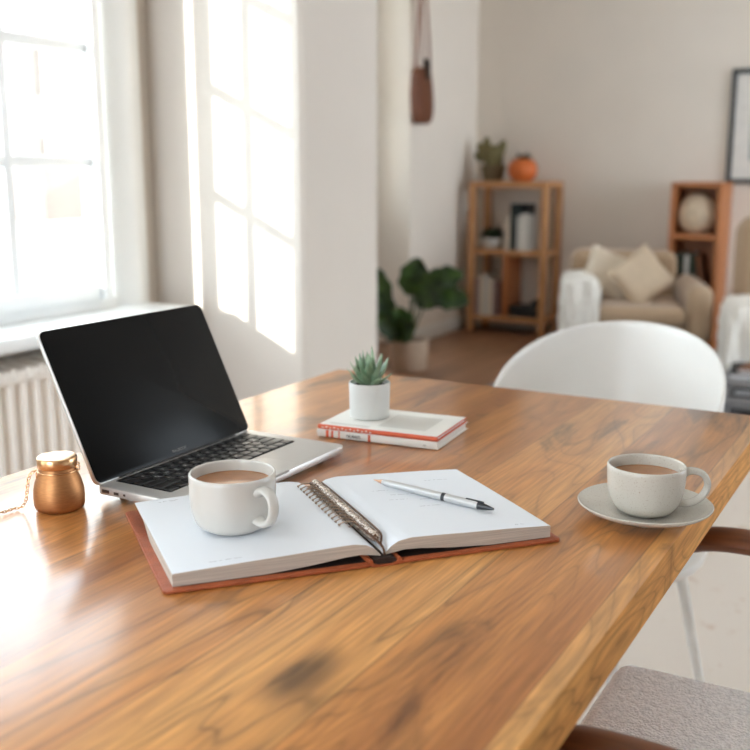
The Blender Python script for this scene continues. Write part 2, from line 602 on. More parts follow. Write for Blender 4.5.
def tube(bm, pts, r, segs=10, closed=False, mi=0, flat=None, up=None):
    """tube along pts; r a number or list; flat=(rx, ry) for an elliptical section"""
    P = [Vector(p) for p in pts]
    n = len(P)
    rings = []
    prev = None
    for i in range(n):
        if closed:
            t = (P[(i + 1) % n] - P[i - 1]).normalized()
        else:
            t = (P[min(i + 1, n - 1)] - P[max(i - 1, 0)]).normalized()
        if up is not None:
            u = Vector(up) - t * t.dot(Vector(up))
            u.normalize()
        elif prev is None:
            u = Vector((0, 0, 1)) if abs(t.z) < 0.9 else Vector((1, 0, 0))
            u = (u - t * t.dot(u)).normalized()
        else:
            u = (prev - t * t.dot(prev)).normalized()
        prev = u
        v = t.cross(u)
        rr = r[i] if isinstance(r, (list, tuple)) else r
        fx, fy = flat if flat else (1, 1)
        rings.append([bm.verts.new(P[i] + (u * math.cos(a) * fx + v * math.sin(a) * fy) * rr) for a in [2 * PI * k / segs for k in range(segs)]])
    pairs = list(zip(rings, rings[1:]))
    if closed:
        pairs.append((rings[-1], rings[0]))
    for a, b in pairs:
        for k in range(segs):
            f = bm.faces.new((a[k], a[(k + 1) % segs], b[(k + 1) % segs], b[k]))
            f.material_index = mi
    if not closed:
        for ring in (rings[0], rings[-1]):
            f = bm.faces.new(ring)
            f.material_index = mi
    return bm


def prism(bm, poly, z0, z1, axis='z', mi=0, bev=0):
    t = bmesh.new()
    def P(a, b, c):
        return {'z': (a, b, c), 'y': (a, c, b), 'x': (c, a, b)}[axis]
    lo = [t.verts.new(P(a, b, z0)) for a, b in poly]
    hi = [t.verts.new(P(a, b, z1)) for a, b in poly]
    t.faces.new(lo)
    t.faces.new(hi)
    n = len(poly)
    for i in range(n):
        t.faces.new((lo[i], lo[(i + 1) % n], hi[(i + 1) % n], hi[i]))
    bmesh.ops.recalc_face_normals(t, faces=t.faces)
    if bev:
        es = [e for e in t.edges if len(e.link_faces) == 2 and e.calc_face_angle(0) > 0.6]
        bmesh.ops.bevel(t, geom=es, offset=bev, segments=2, affect='EDGES', profile=0.5)
    return merge(bm, t, mi)


def rrect(x0, x1, y0, y1, r, n=6):
    out = []
    for cx, cy, a0 in ((x1 - r, y1 - r, 0), (x0 + r, y1 - r, 90), (x0 + r, y0 + r, 180), (x1 - r, y0 + r, 270)):
        for i in range(n + 1):
            a = R(a0 + 90 * i / n)
            out.append((cx + r * math.cos(a), cy + r * math.sin(a)))
    return out


def spline(pts, n=8):
    P = [Vector(p) for p in pts]
    P = [P[0] * 2 - P[1]] + P + [P[-1] * 2 - P[-2]]
    out = []
    for i in range(1, len(P) - 2):
        for k in range(n):
            t = k / n
            a, b, c, d = P[i - 1:i + 3]
            out.append(0.5 * ((2 * b) + (c - a) * t + (2 * a - 5 * b + 4 * c - d) * t * t + (3 * b - a - 3 * c + d) * t ** 3))
    out.append(P[-2])
    return out


def rz(a, loc=(0, 0, 0)):
    return Matrix.Translation(loc) @ Matrix.Rotation(a, 4, 'Z')


def text_bm(bm, s, size, mtx, mi=0, extrude=0.0):
    cu = bpy.data.curves.new('lettering', 'FONT')
    cu.body = s
    cu.size = size
    cu.align_x = 'CENTER'
    cu.align_y = 'CENTER'
    cu.resolution_u = 2
    cu.extrude = extrude
    o = bpy.data.objects.new('lettering', cu)
    C.objects.link(o)
    dg = bpy.context.evaluated_depsgraph_get()
    dg.update()
    me = bpy.data.meshes.new_from_object(o.evaluated_get(dg))
    t = bmesh.new()
    t.from_mesh(me)
    merge(bm, t, mi, mtx)
    bpy.data.objects.remove(o)
    bpy.data.curves.remove(cu)
    bpy.data.meshes.remove(me)
    return bm


def pillow_bm(w, h, t, n=14, pinch=0.05):
    bm = B()
    top, bot = {}, {}
    for i in range(n + 1):
        for j in range(n + 1):
            u, v = 2 * i / n - 1, 2 * j / n - 1
            prof = max(0.0, (1 - u ** 4) * (1 - v ** 4)) ** 0.45
            sx = 1 - pinch * (1 - abs(v)) * abs(u) ** 3 * 2
            sy = 1 - pinch * (1 - abs(u)) * abs(v) ** 3 * 2
            x, y = u * w / 2 * sx, v * h / 2 * sy
            wob = 0.012 * noise.noise(Vector((x * 7, y * 7, w)))
            z = prof * (t / 2 + wob)
            top[i, j] = bm.verts.new((x, y, z))
            bot[i, j] = top[i, j] if i in (0, n) or j in (0, n) else bm.verts.new((x, y, -z))
    for i in range(n):
        for j in range(n):
            bm.faces.new((top[i, j], top[i + 1, j], top[i + 1, j + 1], top[i, j + 1]))
            if len({bot[i, j], bot[i + 1, j], bot[i + 1, j + 1], bot[i, j + 1]}) == 4:
                try:
                    bm.faces.new((bot[i, j + 1], bot[i + 1, j + 1], bot[i + 1, j], bot[i, j]))
                except ValueError:
                    pass
    return bm


# ------------------------------------------------------------ room shell
bm = B(); box(bm, -2.12, 3.4, -2.4, 6.95, -0.12, 0.0); box(bm, -3.5, -2.12, 3.6, 6.95, -0.12, 0.0)
struct('floor', bm, M_floor, 'brown wooden floorboards')
bm = B(); box(bm, -2.28, 3.4, -2.4, 6.95, 2.7, 2.82); box(bm, -3.5, -2.28, 3.6, 6.95, 2.7, 2.82)
struct('ceiling', bm, M_ceil, 'plain white ceiling')
bm = B(); box(bm, -3.8, 3.4, 6.75, 6.95, 0, 2.7)
struct('wall_back', bm, M_wall, 'warm white back wall behind the armchair')
# window wall: four pieces round the opening (y 0.60..2.02, z 0.75..1.98)
WX0, WX1 = -2.12, -1.955
OY0, OY1, OZ0, OZ1 = 0.60, 2.08, 0.74, 2.06
bm = B()
box(bm, WX0, WX1, -0.3, OY0, 0, 2.7)
box(bm, WX0, WX1, -2.4, -1.9, 0, 2.7)
box(bm, WX0, WX1, -1.9, -0.3, 0, 0.4)
box(bm, WX0, WX1, -1.9, -0.3, 2.4, 2.7)
box(bm, -3.3, WX0, -2.15, -2.0, -0.2, 3.6)  # unseen wing added outside to keep sun out of window 2
box(bm, WX0, WX1, OY1, 2.18, 0, 2.7)
box(bm, WX0, WX1, OY0, OY1, 0, OZ0)
box(bm, WX0, WX1, OY0, OY1, OZ1, 2.7)
struct('wall_left', bm, M_wallw, 'white wall around the sunny window')
bm = B()
prism(bm, [(-2.12, 2.18), (-1.462, 2.18), (-1.45, 2.192), (-1.45, 2.56), (-2.12, 2.56)], 0, 2.7)
struct('wall_pier', bm, M_wallw, 'projecting white wall pier catching the window light')
bm = B()
box(bm, -2.28, -2.12, 2.56, 3.6, 0, 2.7)
box(bm, -3.5, -2.12, 3.6, 3.75, 0, 2.7)
box(bm, -3.5, -3.3, 3.75, 4.95, 0, 2.7)
box(bm, -3.5, -3.3, 5.6, 5.74, 0, 2.7)
box(bm, -3.5, -3.3, 4.95, 5.6, 0, 0.90)
box(bm, -3.5, -3.3, 4.95, 5.6, 2.4, 2.7)
box(bm, -4.0, -3.5, 4.75, 4.9, -0.2, 3.2)  # unseen outer wing added to block sun from the alcove window
struct('wall_alcove', bm, M_wallw, 'pale alcove wall beyond the pier')
bm = B(); prism(bm, [(-3.5, 5.74), (-3.008, 5.74), (-3.0, 5.748), (-3.0, 6.75), (-3.5, 6.75)], 0, 2.7)
struct('wall_far_left', bm, M_wall, 'beige wall with the hanging leather pouch')
bm = B()
box(bm, 3.2, 3.4, -2.4, 3.6, 0, 2.7); box(bm, 3.2, 3.4, 6.6, 6.75, 0, 2.7)
box(bm, 3.2, 3.4, 3.6, 6.6, 0, 0.3); box(bm, 3.2, 3.4, 3.6, 6.6, 2.5, 2.7)  # opening added out of view to fill the back of the room
struct('wall_right', bm, mat('darkened_unseen_wall', srgb(160, 148, 136), 0.9, var=0.02))  # unseen wall darkened to cut bounce onto the table's side face
bm = B()
box(bm, -2.12, -1.5, -2.4, -2.2, 0, 2.7); box(bm, 0.2, 3.2, -2.4, -2.2, 0, 2.7)
box(bm, -1.5, 0.2, -2.4, -2.2, 0, 0.25); box(bm, -1.5, 0.2, -2.4, -2.2, 2.5, 2.7)  # gap left in the unseen rear wall as added front fill
box(bm, -1.7, -1.55, -5.7, -2.4, -0.3, 4.5)  # added exterior wing, shields the rear opening from direct sun
struct('wall_front', bm, M_wallw)
bm = B(); box(bm, -3.0, 3.2, 6.735, 6.75, 0, 0.09, 0.003)
struct('baseboard_back', bm, M_trim)
bm = B(); box(bm, -3.0, -2.985, 5.75, 6.735, 0, 0.09, 0.003)
struct('baseboard_left', bm, M_trim)

# window 1 (casement with muntins)
win = bpy.data.objects.new('window_1', None)
C.objects.link(win)
win['kind'] = 'structure'
win['label'] = 'white casement window with small panes letting in the sun'
bm = B()
prism(bm, [(-2.02, 1.975), (-1.935, 1.975), (-1.90, 2.032), (-1.90, 2.06), (-1.92, 2.075), (-1.92, 2.105), (-1.955, 2.105), (-2.02, 2.105)], OZ0, 2.08)
box(bm, -2.02, -1.92, 0.575, 0.66, OZ0, 2.08)
box(bm, -2.02, -1.90, 0.66, 1.975, 1.99, 2.08)
box(bm, -2.02, -1.915, 0.66, 1.975, OZ0 + 0.005, 0.785, 0.004)
box(bm, -1.96, -1.895, 1.27, 1.325, 0.785, 1.99, 0.006)
obj('window_frame', bm, M_win, win)
for (y0, y1, ym) in ((1.325, 1.93, 1.64), (0.66, 1.27, 0.97)):
    bm = B()
    hi = 1.90 if y1 > 1.5 else 1.235
    if y1 > 1.5:
        box(bm, -1.935, -1.885, 1.902, 1.930, 0.785, 1.99, 0.003)
    else:
        box(bm, -1.935, -1.895, hi, y1, 0.785, 1.99, 0.004)
    if y1 < 1.5:
        box(bm, -1.935, -1.895, y0, y0 + 0.035, 0.785, 1.99, 0.004)
    box(bm, -1.937, -1.897, y0 + 0.001, y1 - 0.001, 0.786, 0.822, 0.005)
    box(bm, -1.937, -1.897, y0 + 0.001, y1 - 0.001, 1.955, 1.99, 0.005)
    s = obj('sash', bm, M_win, win)
    bm = B()
    box(bm, -1.931, -1.908, ym - 0.014, ym + 0.014, 0.815, 1.96, 0.004)
    for z in (1.134, 1.412, 1.69):
        box(bm, -1.930, -1.909, y0 + 0.005, hi + 0.02, z - 0.014, z + 0.014, 0.004)
    obj('muntin', bm, M_win, s)
    bm = B(); box(bm, -1.921, -1.918, y0 + 0.01, y1 - 0.01, 0.80, 1.97)
    obj('pane', bm, M_glass, s, smooth=False)
bm = B(); box(bm, -1.93, -1.926, 1.928, 1.977, 0.78, 1.99)
obj('pane', bm, M_glass, win, smooth=False)
bm = B()
box(bm, -1.954, -1.735, 0.50, 2.085, 0.722, 0.756, 0.008, 3)
obj('window_sill', bm, M_win, win)
# window 2, added in the unseen wall behind the viewer to brighten the tabletop
fill_win = bpy.data.objects.new('added_fill_window', None)
C.objects.link(fill_win)
fill_win['kind'] = 'structure'
bm = B()
for y in (-1.9, -1.13, -0.36):
    box(bm, -2.02, -1.93, y, y + 0.06, 0.4, 2.4)
box(bm, -2.02, -1.93, -1.84, -0.36, 0.4, 0.47); box(bm, -2.02, -1.93, -1.84, -0.36, 2.33, 2.4)
obj('window_frame', bm, M_win, fill_win)
bm = B(); box(bm, -1.98, -1.976, -1.86, -0.34, 0.45, 2.35)
obj('pane', bm, M_glass, fill_win, smooth=False)

# window 3, in the alcove, seen only by its light
win3 = bpy.data.objects.new('window_3', None)
C.objects.link(win3)
win3['kind'] = 'structure'
bm = B()
for y in (4.95, 5.55):
    box(bm, -3.45, -3.37, y, y + 0.05, 0.90, 2.4)
box(bm, -3.45, -3.37, 5.0, 5.55, 0.90, 0.95); box(bm, -3.45, -3.37, 5.0, 5.55, 2.35, 2.4)
box(bm, -3.44, -3.38, 5.0, 5.55, 1.63, 1.67)
obj('window_frame', bm, M_win, win3)
bm = B(); box(bm, -3.412, -3.408, 4.98, 5.57, 0.93, 2.37)
obj('pane', bm, M_glass, win3, smooth=False)

# rugs
bm = B(); prism(bm, rrect(-1.35, 1.6, 0.25, 4.35, 0.03), 0.0005, 0.012, bev=0.003)
tag(obj('rug', bm, M_rug), 'faded cream rug with rust specks spread under the dining table', 'rug')
bm = B(); prism(bm, rrect(-2.02, 1.6, 4.5, 6.40, 0.03), 0.0005, 0.014, bev=0.003)
tag(obj('rug', bm, M_rug2), 'grey rug under the tan armchair and low table', 'rug')

# ------------------------------------------------------------ radiator
rad = thing('radiator', 'white ribbed panel radiator under the window sill', 'radiator', (-1.85, 0, 0))
bm = B()
poly = []
y = 0.62
while y < 1.97:
    for dy, dx in ((0.0, 0.0), (0.007, 0.001), (0.014, -0.003), (0.0185, -0.012), (0.023, -0.017), (0.029, -0.017), (0.0335, -0.012), (0.037, -0.003)):
        poly.append((0.062 + dx, y + dy))
    y += 0.038
poly = [(0.03, 0.62)] + poly + [(0.03, y)]
prism(bm, poly, 0.14, 0.645)
box(bm, -0.05, -0.03, 0.62, y, 0.14, 0.645)
obj('panel', bm, M_rad, rad, angle=60)
bm = B()
box(bm, -0.055, 0.066, 0.612, y + 0.008, 0.640, 0.672, 0.008, 3)
for i in range(34):
    yy = 0.64 + i * 0.0395
    tube(bm, [(-0.05, yy, 0.668), (0.0, yy, 0.677), (0.060, yy, 0.668), (0.068, yy, 0.650)], 0.010, 8)
obj('top_grille', bm, M_rad, rad)
bm = B()
box(bm, -0.103, -0.05, 0.75, 0.79, 0.2, 0.55)
obj('bracket', bm, M_rad, rad)
bm = B(); box(bm, -0.103, -0.05, 1.8, 1.84, 0.2, 0.55)
obj('bracket', bm, M_rad, rad)
bm = B()
tube(bm, [(-0.04, 0.60, 0.0), (-0.04, 0.60, 0.17), (-0.03, 0.63, 0.18)], 0.009)
obj('pipe', bm, M_rad, rad)

# ------------------------------------------------------------ dining table
tab = thing('dining_table', 'large oiled plank dining table with rounded grain and knots in the foreground', 'table', (0, 0, 0))
bm = B(); box(bm, -0.962, -0.205, -0.35, 1.555, 0.704, 0.75, 0.0025, 2)
for f in bm.faces:
    f.normal_update()
    if abs(f.normal.z) < 0.4:
        f.material_index = 1
obj('tabletop', bm, [M_table, M_tableedge], tab)
bm = B()
box(bm, -0.86, -0.44, 0.045, 0.075, 0.62, 0.7035); box(bm, -0.86, -0.44, 1.105, 1.135, 0.62, 0.7035)
box(bm, -0.665, -0.635, 0.075, 1.105, 0.62, 0.7035)
obj('apron', bm, M_table, tab)
for x in (-0.86, -0.51):
    for y in (0.076, 1.034):
        bm = B(); box(bm, x, x + 0.07, y, y + 0.07, 0.0125, 0.7035, 0.004)
        obj('leg', bm, M_table, tab)

# ------------------------------------------------------------ laptop
lap = thing('laptop', 'open silver laptop with black screen on the table beside the window', 'laptop', (-0.806, 0.7815, 0.7505))
LD, LW = 0.156, 0.286      # depth along +x, width along +y
bm = B()
prism(bm, rrect(0, LD, 0, LW, 0.010), 0.004, 0.0135, bev=0.0018)
base = obj('base', bm, M_alu, lap)
bm = B()
for x, y in ((0.012, 0.030), (0.012, LW - 0.03), (0.034, 0.030), (LD - 0.02, LW - 0.03)):
    bm = B(); lathe(bm, [(0, 0), (0.004, 0), (0.004, 0.0042), (0, 0.0042)], 12, (x, y, 0.0))
    obj('rubber_foot', bm, M_key, base)
bm = B()
box(bm, 0.010, 0.021, -0.0006, 0.0006, 0.0068, 0.0108, 0.0004)
box(bm, 0.028, 0.035, -0.0006, 0.0006, 0.0070, 0.0102, 0.0004)
box(bm, 0.042, 0.045, -0.0006, 0.0006, 0.0075, 0.0100, 0.0004)
obj('port', bm, M_port, base)
bm = B(); box(bm, LD - 0.0015, LD + 0.0006, LW / 2 - 0.014, LW / 2 + 0.014, 0.0112, 0.0137, 0.0006)
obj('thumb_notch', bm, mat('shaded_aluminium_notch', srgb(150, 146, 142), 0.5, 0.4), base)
bm = B(); prism(bm, rrect(0.098, 0.149, LW / 2 - 0.042, LW / 2 + 0.042, 0.003), 0.0134, 0.01375, bev=0.0001)
obj('trackpad', bm, M_alu, base)
# keyboard
K0, K1, KY0, KY1 = 0.0095, 0.0895, 0.024, 0.266
bm = B(); prism(bm, rrect(K0 - 0.001, K1 + 0.001, KY0 - 0.001, KY1 + 0.001, 0.002), 0.0134, 0.0137)
kb = obj('keyboard', bm, M_screen, lap)
rows = ['~1234567890-=<', '\tQWERTYUIOP[]\\', '\rASDFGHJKL;\'\n', '\vZXCVBNM,./\f']
rh = (K1 - K0) / 6
legend = B()
protos = {}


def add_key(x0, x1, y0, y1, ch=''):
    g = 0.0009
    w_, h_ = round(x1 - x0 - 2 * g, 5), round(y1 - y0 - 2 * g, 5)
    if (w_, h_) not in protos:
        b_ = B()
        prism(b_, rrect(-w_ / 2, w_ / 2, -h_ / 2, h_ / 2, 0.0012, 3), 0, 0.0012, bev=0.0003)
        o = obj('key', b_, M_key, kb)
        protos[(w_, h_)] = o
    else:
        o = protos[(w_, h_)].copy()
        C.objects.link(o)
        o.parent = kb
    o.location = ((x0 + x1) / 2, (y0 + y1) / 2, 0.01365)
    if ch.strip():
        text_bm(legend, ch, 0.0072, Matrix.Translation(((x0 + x1) / 2, (y0 + y1) / 2, 0.01490)) @ Matrix.Rotation(R(90), 4, 'Z'))


kw = (KY1 - KY0) / 14.5
for i in range(14):
    ww = (KY1 - KY0) / 14
    add_key(K0, K0 + rh * 0.75, KY0 + i * ww, KY0 + (i + 1) * ww)
for r_, row in enumerate(rows):
    x0 = K0 + rh * 0.75 + r_ * rh * 1.04
    x1 = x0 + rh * 1.04
    wl = [1.0, 1.5, 1.75, 2.3][r_]
    rest = 14.5 - wl - (len(row) - 2)
    y = KY0
    for i, ch in enumerate(row):
        wd = wl if i == 0 else (rest if i == len(row) - 1 else 1.0)
        add_key(x0, x1, y, y + wd * kw, ch if (ch.isprintable() and 0 < i < len(row) - 1) else '')
        y += wd * kw
y = KY0
for wd in (1, 1, 1, 1.25, 5, 1.25, 1, 1, 1, 1):
    add_key(K0 + rh * 4.91, K1, y, y + wd * kw)
    y += wd * kw
obj('key_legends', legend, M_legend, kb, smooth=False, recalc=False)
# lid : local frame, hinge at x=0, leaning back
LT = 0.0055
lean = R(25.5)
LH = 0.189
lidm = Matrix.Translation((0.004, 0, 0.0115)) @ Matrix.Rotation(-lean, 4, 'Y')
bm = B()
prism(bm, [(a, b) for a, b in rrect(0.0, LW, 0.002, LH, 0.009)], -LT, 0, axis='x', bev=0.0012)
bmesh.ops.transform(bm, matrix=lidm, verts=bm.verts)
lid = obj('lid', bm, M_alu, lap)
bm = B()
prism(bm, rrect(0.0012, LW - 0.0012, 0.0035, LH - 0.0012, 0.008), 0.0, 0.0009, axis='x', bev=0.0003)
bmesh.ops.transform(bm, matrix=lidm, verts=bm.verts)
scr = obj('screen', bm, M_screen, lid)
bm = B()
text_bm(bm, 'MACBOOK', 0.0052, lidm @ Matrix.Translation((0.0011, LW / 2, 0.0095)) @ Matrix.Rotation(R(90), 4, 'Z') @ Matrix.Rotation(R(90), 4, 'X'))
obj('bezel_lettering', bm, M_bezeltext, lid, smooth=False, recalc=False)
bm = B()
tube(bm, [(0.003, 0.035, 0.0125), (0.003, LW - 0.035, 0.0125)], 0.0028, 12)
obj('hinge', bm, M_key, lap)

# ------------------------------------------------------------ notebook (open, spiral)
NBA = R(48.8)
NB0 = (-0.428, 0.770, 0.7505)
nb = thing('open_notebook', 'open rust leather notebook with blank white pages and a metal coil', 'notebook', NB0, NBA)
# local: +x to the right page, +y up the spine; z from the table
SL, SR, NT_ = -0.204, 0.186, 0.208
bm = B()
tl = bmesh.new()
prism(tl, rrect(SL, -0.012, -0.004, 0.222, 0.006), 0, 0.003, bev=0.0008)
prism(tl, rrect(0.012, SR, -0.004, 0.222, 0.006), 0, 0.003, bev=0.0008)
# left board narrows a little at its far edge so it slides under the laptop's feet
merge(bm, tl)
cov = obj('cover', bm, M_leather, nb)
bm = B()
poly = [(-0.0125, 0.0), (-0.006, 0.0), (0.006, 0.0), (0.0125, 0.0), (0.0165, 0.0031), (0.0150, 0.0070), (0.0128, 0.0070), (0.0120, 0.0036), (0.006, 0.0016), (-0.006, 0.0016), (-0.0120, 0.0036), (-0.0128, 0.0070), (-0.0150, 0.0070), (-0.0165, 0.0031)]
prism(bm, poly, -0.005, 0.223, axis='y')
obj('spine', bm, M_leather, cov)
bm = B(); prism(bm, [(-0.0115, 0.0034), (-0.006, 0.0017), (0.006, 0.0017), (0.0115, 0.0034), (0.0100, 0.0066), (0.005, 0.0074), (-0.005, 0.0074), (-0.0100, 0.0066)], -0.0035, 0.220, axis='y')
obj('spine_hollow_shade', bm, M_gapshade, cov)  # dark filler painting the shade inside the spine hollow
bm = B()
box(bm, SL + 0.016, -0.014, 0.003, 0.208, 0.0029, 0.0033); box(bm, 0.014, SR - 0.015, 0.003, 0.208, 0.0029, 0.0033)
obj('page_gap_shade', bm, M_gapshade, cov)  # dark sheets painting the shade in the gap beneath the pages


def page_block(side):
    """closed loft across x: bottom and top profile"""
    W = 0.193 if side < 0 else 0.175
    ts = [0.0, 0.006, 0.014, 0.024, 0.036, 0.052, 0.075, 0.1, 0.13, 0.155, W - 0.002, W]
    def top(x):
        pts = [(0, 0.009), (0.006, 0.0155), (0.014, 0.0200), (0.026, 0.0222), (0.05, 0.0215), (0.085, 0.0200), (0.13, 0.0185), (W - 0.002, 0.0162), (W, 0.0158)]
        for (a, za), (b, zb) in zip(pts, pts[1:]):
            if x <= b + 1e-9:
                t = (x - a) / (b - a)
                return za + (zb - za) * t
        return pts[-1][1]
    def bot(x):
        pts = [(0, 0.0075), (0.008, 0.0088), (0.02, 0.0106), (0.036, 0.0098), (0.07, 0.0062), (0.11, 0.0038), (W, 0.0036)]
        for (a, za), (b, zb) in zip(pts, pts[1:]):
            if x <= b + 1e-9:
                t = (x - a) / (b - a)
                return za + (zb - za) * t
        return pts[-1][1]
    xs = []
    for a, b in zip(ts, ts[1:]):
        xs += [a + (b - a) * q / 3 for q in range(3)]
    xs.append(W)
    bm = B()
    y0, y1 = 0.003, 0.210
    YS = (y0, y0 + 0.002, 0.08, 0.12, 0.155, y1 - 0.002, y1)
    NY = len(YS) - 1
    vt = [[bm.verts.new((side * (0.0018 + x * (1.0)), y, top(x) - (0.0006 * abs(2 * (y - y0) / (y1 - y0) - 1) ** 4))) for y in YS] for x in xs]
    # over the laptop's corner the sheets rest on its palm rest instead of on the cover
    def lift(x, y):
        z = bot(x)
        return max(z, 0.0142) if (side < 0 and y > 0.14 and x > 0.05) else z
    vb = [[bm.verts.new((side * (0.0018 + x * (1.0)), y, min(lift(x, y), top(x) - 0.002))) for y in YS] for x in xs]
    n = len(xs)
    for i in range(n - 1):
        for j in range(NY):
            f = bm.faces.new((vt[i][j], vt[i + 1][j], vt[i + 1][j + 1], vt[i][j + 1])); f.material_index = 0
            f = bm.faces.new((vb[i][j], vb[i][j + 1], vb[i + 1][j + 1], vb[i + 1][j])); f.material_index = 1
        f = bm.faces.new((vt[i][0], vb[i][0], vb[i + 1][0], vt[i + 1][0])); f.material_index = 1
        f = bm.faces.new((vt[i][NY], vt[i + 1][NY], vb[i + 1][NY], vb[i][NY])); f.material_index = 1
    for i in (0, n - 1):
        for j in range(NY):
            f = bm.faces.new((vt[i][j], vt[i][j + 1], vb[i][j + 1], vb[i][j])); f.material_index = 1
    return bm, top


blk, topL = page_block(-1)
pgl = obj('page_block', blk, [M_page, M_pageedge], nb, angle=35)
blk, topR = page_block(1)
pgr = obj('page_block', blk, [M_page, M_pageedge], nb, angle=35)
# coil wire along the left edge of the gutter, glitter cord in the gutter
bm = B()
pts = []
turns = 14
for i in range(turns * 14 + 1):
    a = 2 * PI * i / 14
    y = 0.050 + 0.140 * i / (turns * 14)
    pts.append((-0.0150 + 0.0085 * math.cos(a), y, 0.0222 + 0.0042 * math.sin(a)))
tube(bm, pts, 0.00065, 6)
coil = obj('coil', bm, M_wire, nb)
bm = B()
for i in range(turns):
    y = 0.050 + 0.140 * (i + 0.5) / turns
    bmesh.ops.create_icosphere(bm, subdivisions=1, radius=0.0014, matrix=Matrix.Translation((-0.0238, y, 0.0230)))
obj('coil_beads', bm, M_wire, coil)
bm = B()
pts = [(0.0005 + 0.0006 * math.sin(i * 2.1), 0.020 + i * 0.00475, 0.0186 + 0.0004 * math.sin(i * 1.3)) for i in range(40)]
tube(bm, pts, [0.0028 if i in (0, 39) else 0.0054 + 0.0004 * math.sin(i * 2.7) for i in range(40)], 14)
obj('binding_cord', bm, M_cord, nb)
bm = B()
tube(bm, spline([(-0.0065, 0.195, 0.0222), (-0.0075, 0.12, 0.0230), (-0.0068, 0.045, 0.0226), (-0.004, 0.018, 0.021), (0.001, 0.006, 0.0150), (0.0005, -0.001, 0.0095)], 8), 0.0012, 8)
tube(bm, spline([(0.0062, 0.195, 0.0214), (0.0070, 0.12, 0.0220), (0.0068, 0.045, 0.0220), (0.006, 0.022, 0.0212), (0.001, 0.010, 0.0160)], 8), 0.0010, 8)
obj('ribbon_wire', bm, mat('bronze_wire', srgb(96, 68, 52), 0.4, 0.6), nb)


# faint printing and handwriting on the pages
def stroke(bm, pts, w_=0.0003):
    P = [Vector(p) for p in pts]
    for a, b in zip(P, P[1:]):
        d = (b - a)
        if d.length < 1e-6:
            continue
        nrm = Vector((-d.y, d.x, 0)).normalized() * w_
        f = bm.faces.new([bm.verts.new(a + nrm), bm.verts.new(a - nrm), bm.verts.new(b - nrm), bm.verts.new(b + nrm)])


def scribble(bm, x, y, side, length, h=0.002, seed=1):
    rn = random.Random(seed)
    pts = []
    n = int(length / 0.0012)
    for i in range(n):
        if rn.random() < 0.16 and len(pts) > 2:
            stroke(bm, pts)
            pts = []
            continue
        xx = x + i * 0.0012
        tp = (topL if side < 0 else topR)(abs(xx) - 0.0018)
        pts.append((xx, y + rn.uniform(0, h), tp + 0.00016))
    if len(pts) > 1:
        stroke(bm, pts)


bm = B()
scribble(bm, -0.172, 0.196, -1, 0.022, 0.003, 3)
scribble(bm, -0.138, 0.197, -1, 0.05, 0.0016, 5)
obj('printed_heading', bm, M_ink, pgl, smooth=False, recalc=False)
bm = B()
scribble(bm, -0.160, 0.014, -1, 0.032, 0.0008, 8)
obj('printed_text', bm, M_ink, pgl, smooth=False, recalc=False)
bm = B()
for q, (xx, yy, ln) in enumerate(((0.060, 0.128, 0.03), (0.052, 0.112, 0.022), (0.085, 0.108, 0.03), (0.075, 0.086, 0.024), (0.118, 0.170, 0.03), (0.046, 0.145, 0.02))):
    scribble(bm, xx, yy, 1, ln, 0.001, 20 + q)
obj('handwriting', bm, M_ink, pgr, smooth=False, recalc=False)
bm = B()
scribble(bm, 0.142, 0.010, 1, 0.013, 0.002, 31)
obj('handwriting', bm, M_ink, pgr, smooth=False, recalc=False)

# the open book sits slightly skewed, pages slumping to the left
for o_ in list(nb.children) + [g for c_ in nb.children for g in c_.children]:
    for v in o_.data.vertices:
        v.co.x -= 0.05 * v.co.y

# ------------------------------------------------------------ pen
pa, pb = Vector((-0.5235, 0.9190)), Vector((-0.3735, 0.9020))
pd = pb - pa
L = pd.length
pen = thing('ballpoint_pen', 'silver ballpoint pen with copper tip lying on the right notebook page', 'pen', (pa.x, pa.y, 0.7769), math.atan2(pd.y, pd.x))
pen.rotation_euler = (0, R(1.25), math.atan2(pd.y, pd.x))
bm = B()
def axl(bm, prof, segs=24):
    t = bmesh.new()
    lathe(t, [(r, x) for x, r in prof], segs)
    merge(bm, t, 0, Matrix.Rotation(R(90), 4, 'Y'))
axl(bm, [(0.012, 0), (0.012, 0.0029), (0.020, 0.0039), (0.060, 0.0043), (0.089, 0.0043), (0.0895, 0)])
obj('barrel', bm, M_pen, pen)
bm = B(); axl(bm, [(0.0, 0), (0.0, 0.0004), (0.004, 0.0010), (0.0118, 0.0027), (0.0122, 0)])
obj('tip', bm, M_pentip, pen)
bm = B(); axl(bm, [(0.0893, 0), (0.0893, 0.0045), (0.0935, 0.0045), (0.0935, 0)])
obj('ring', bm, M_pendark, pen)
bm = B(); axl(bm, [(0.0933, 0), (0.0933, 0.0044), (0.130, 0.0044), (0.133, 0.0041), (0.133, 0)])
obj('cap', bm, M_pen, pen)
bm = B(); axl(bm, [(0.1328, 0), (0.1328, 0.0042), (0.140, 0.0034), (L, 0.0012), (L, 0)])
box(bm, 0.118, L - 0.012, -0.0012, 0.0012, 0.0034, 0.0052, 0.0005)
obj('clip', bm, M_pendark, pen)


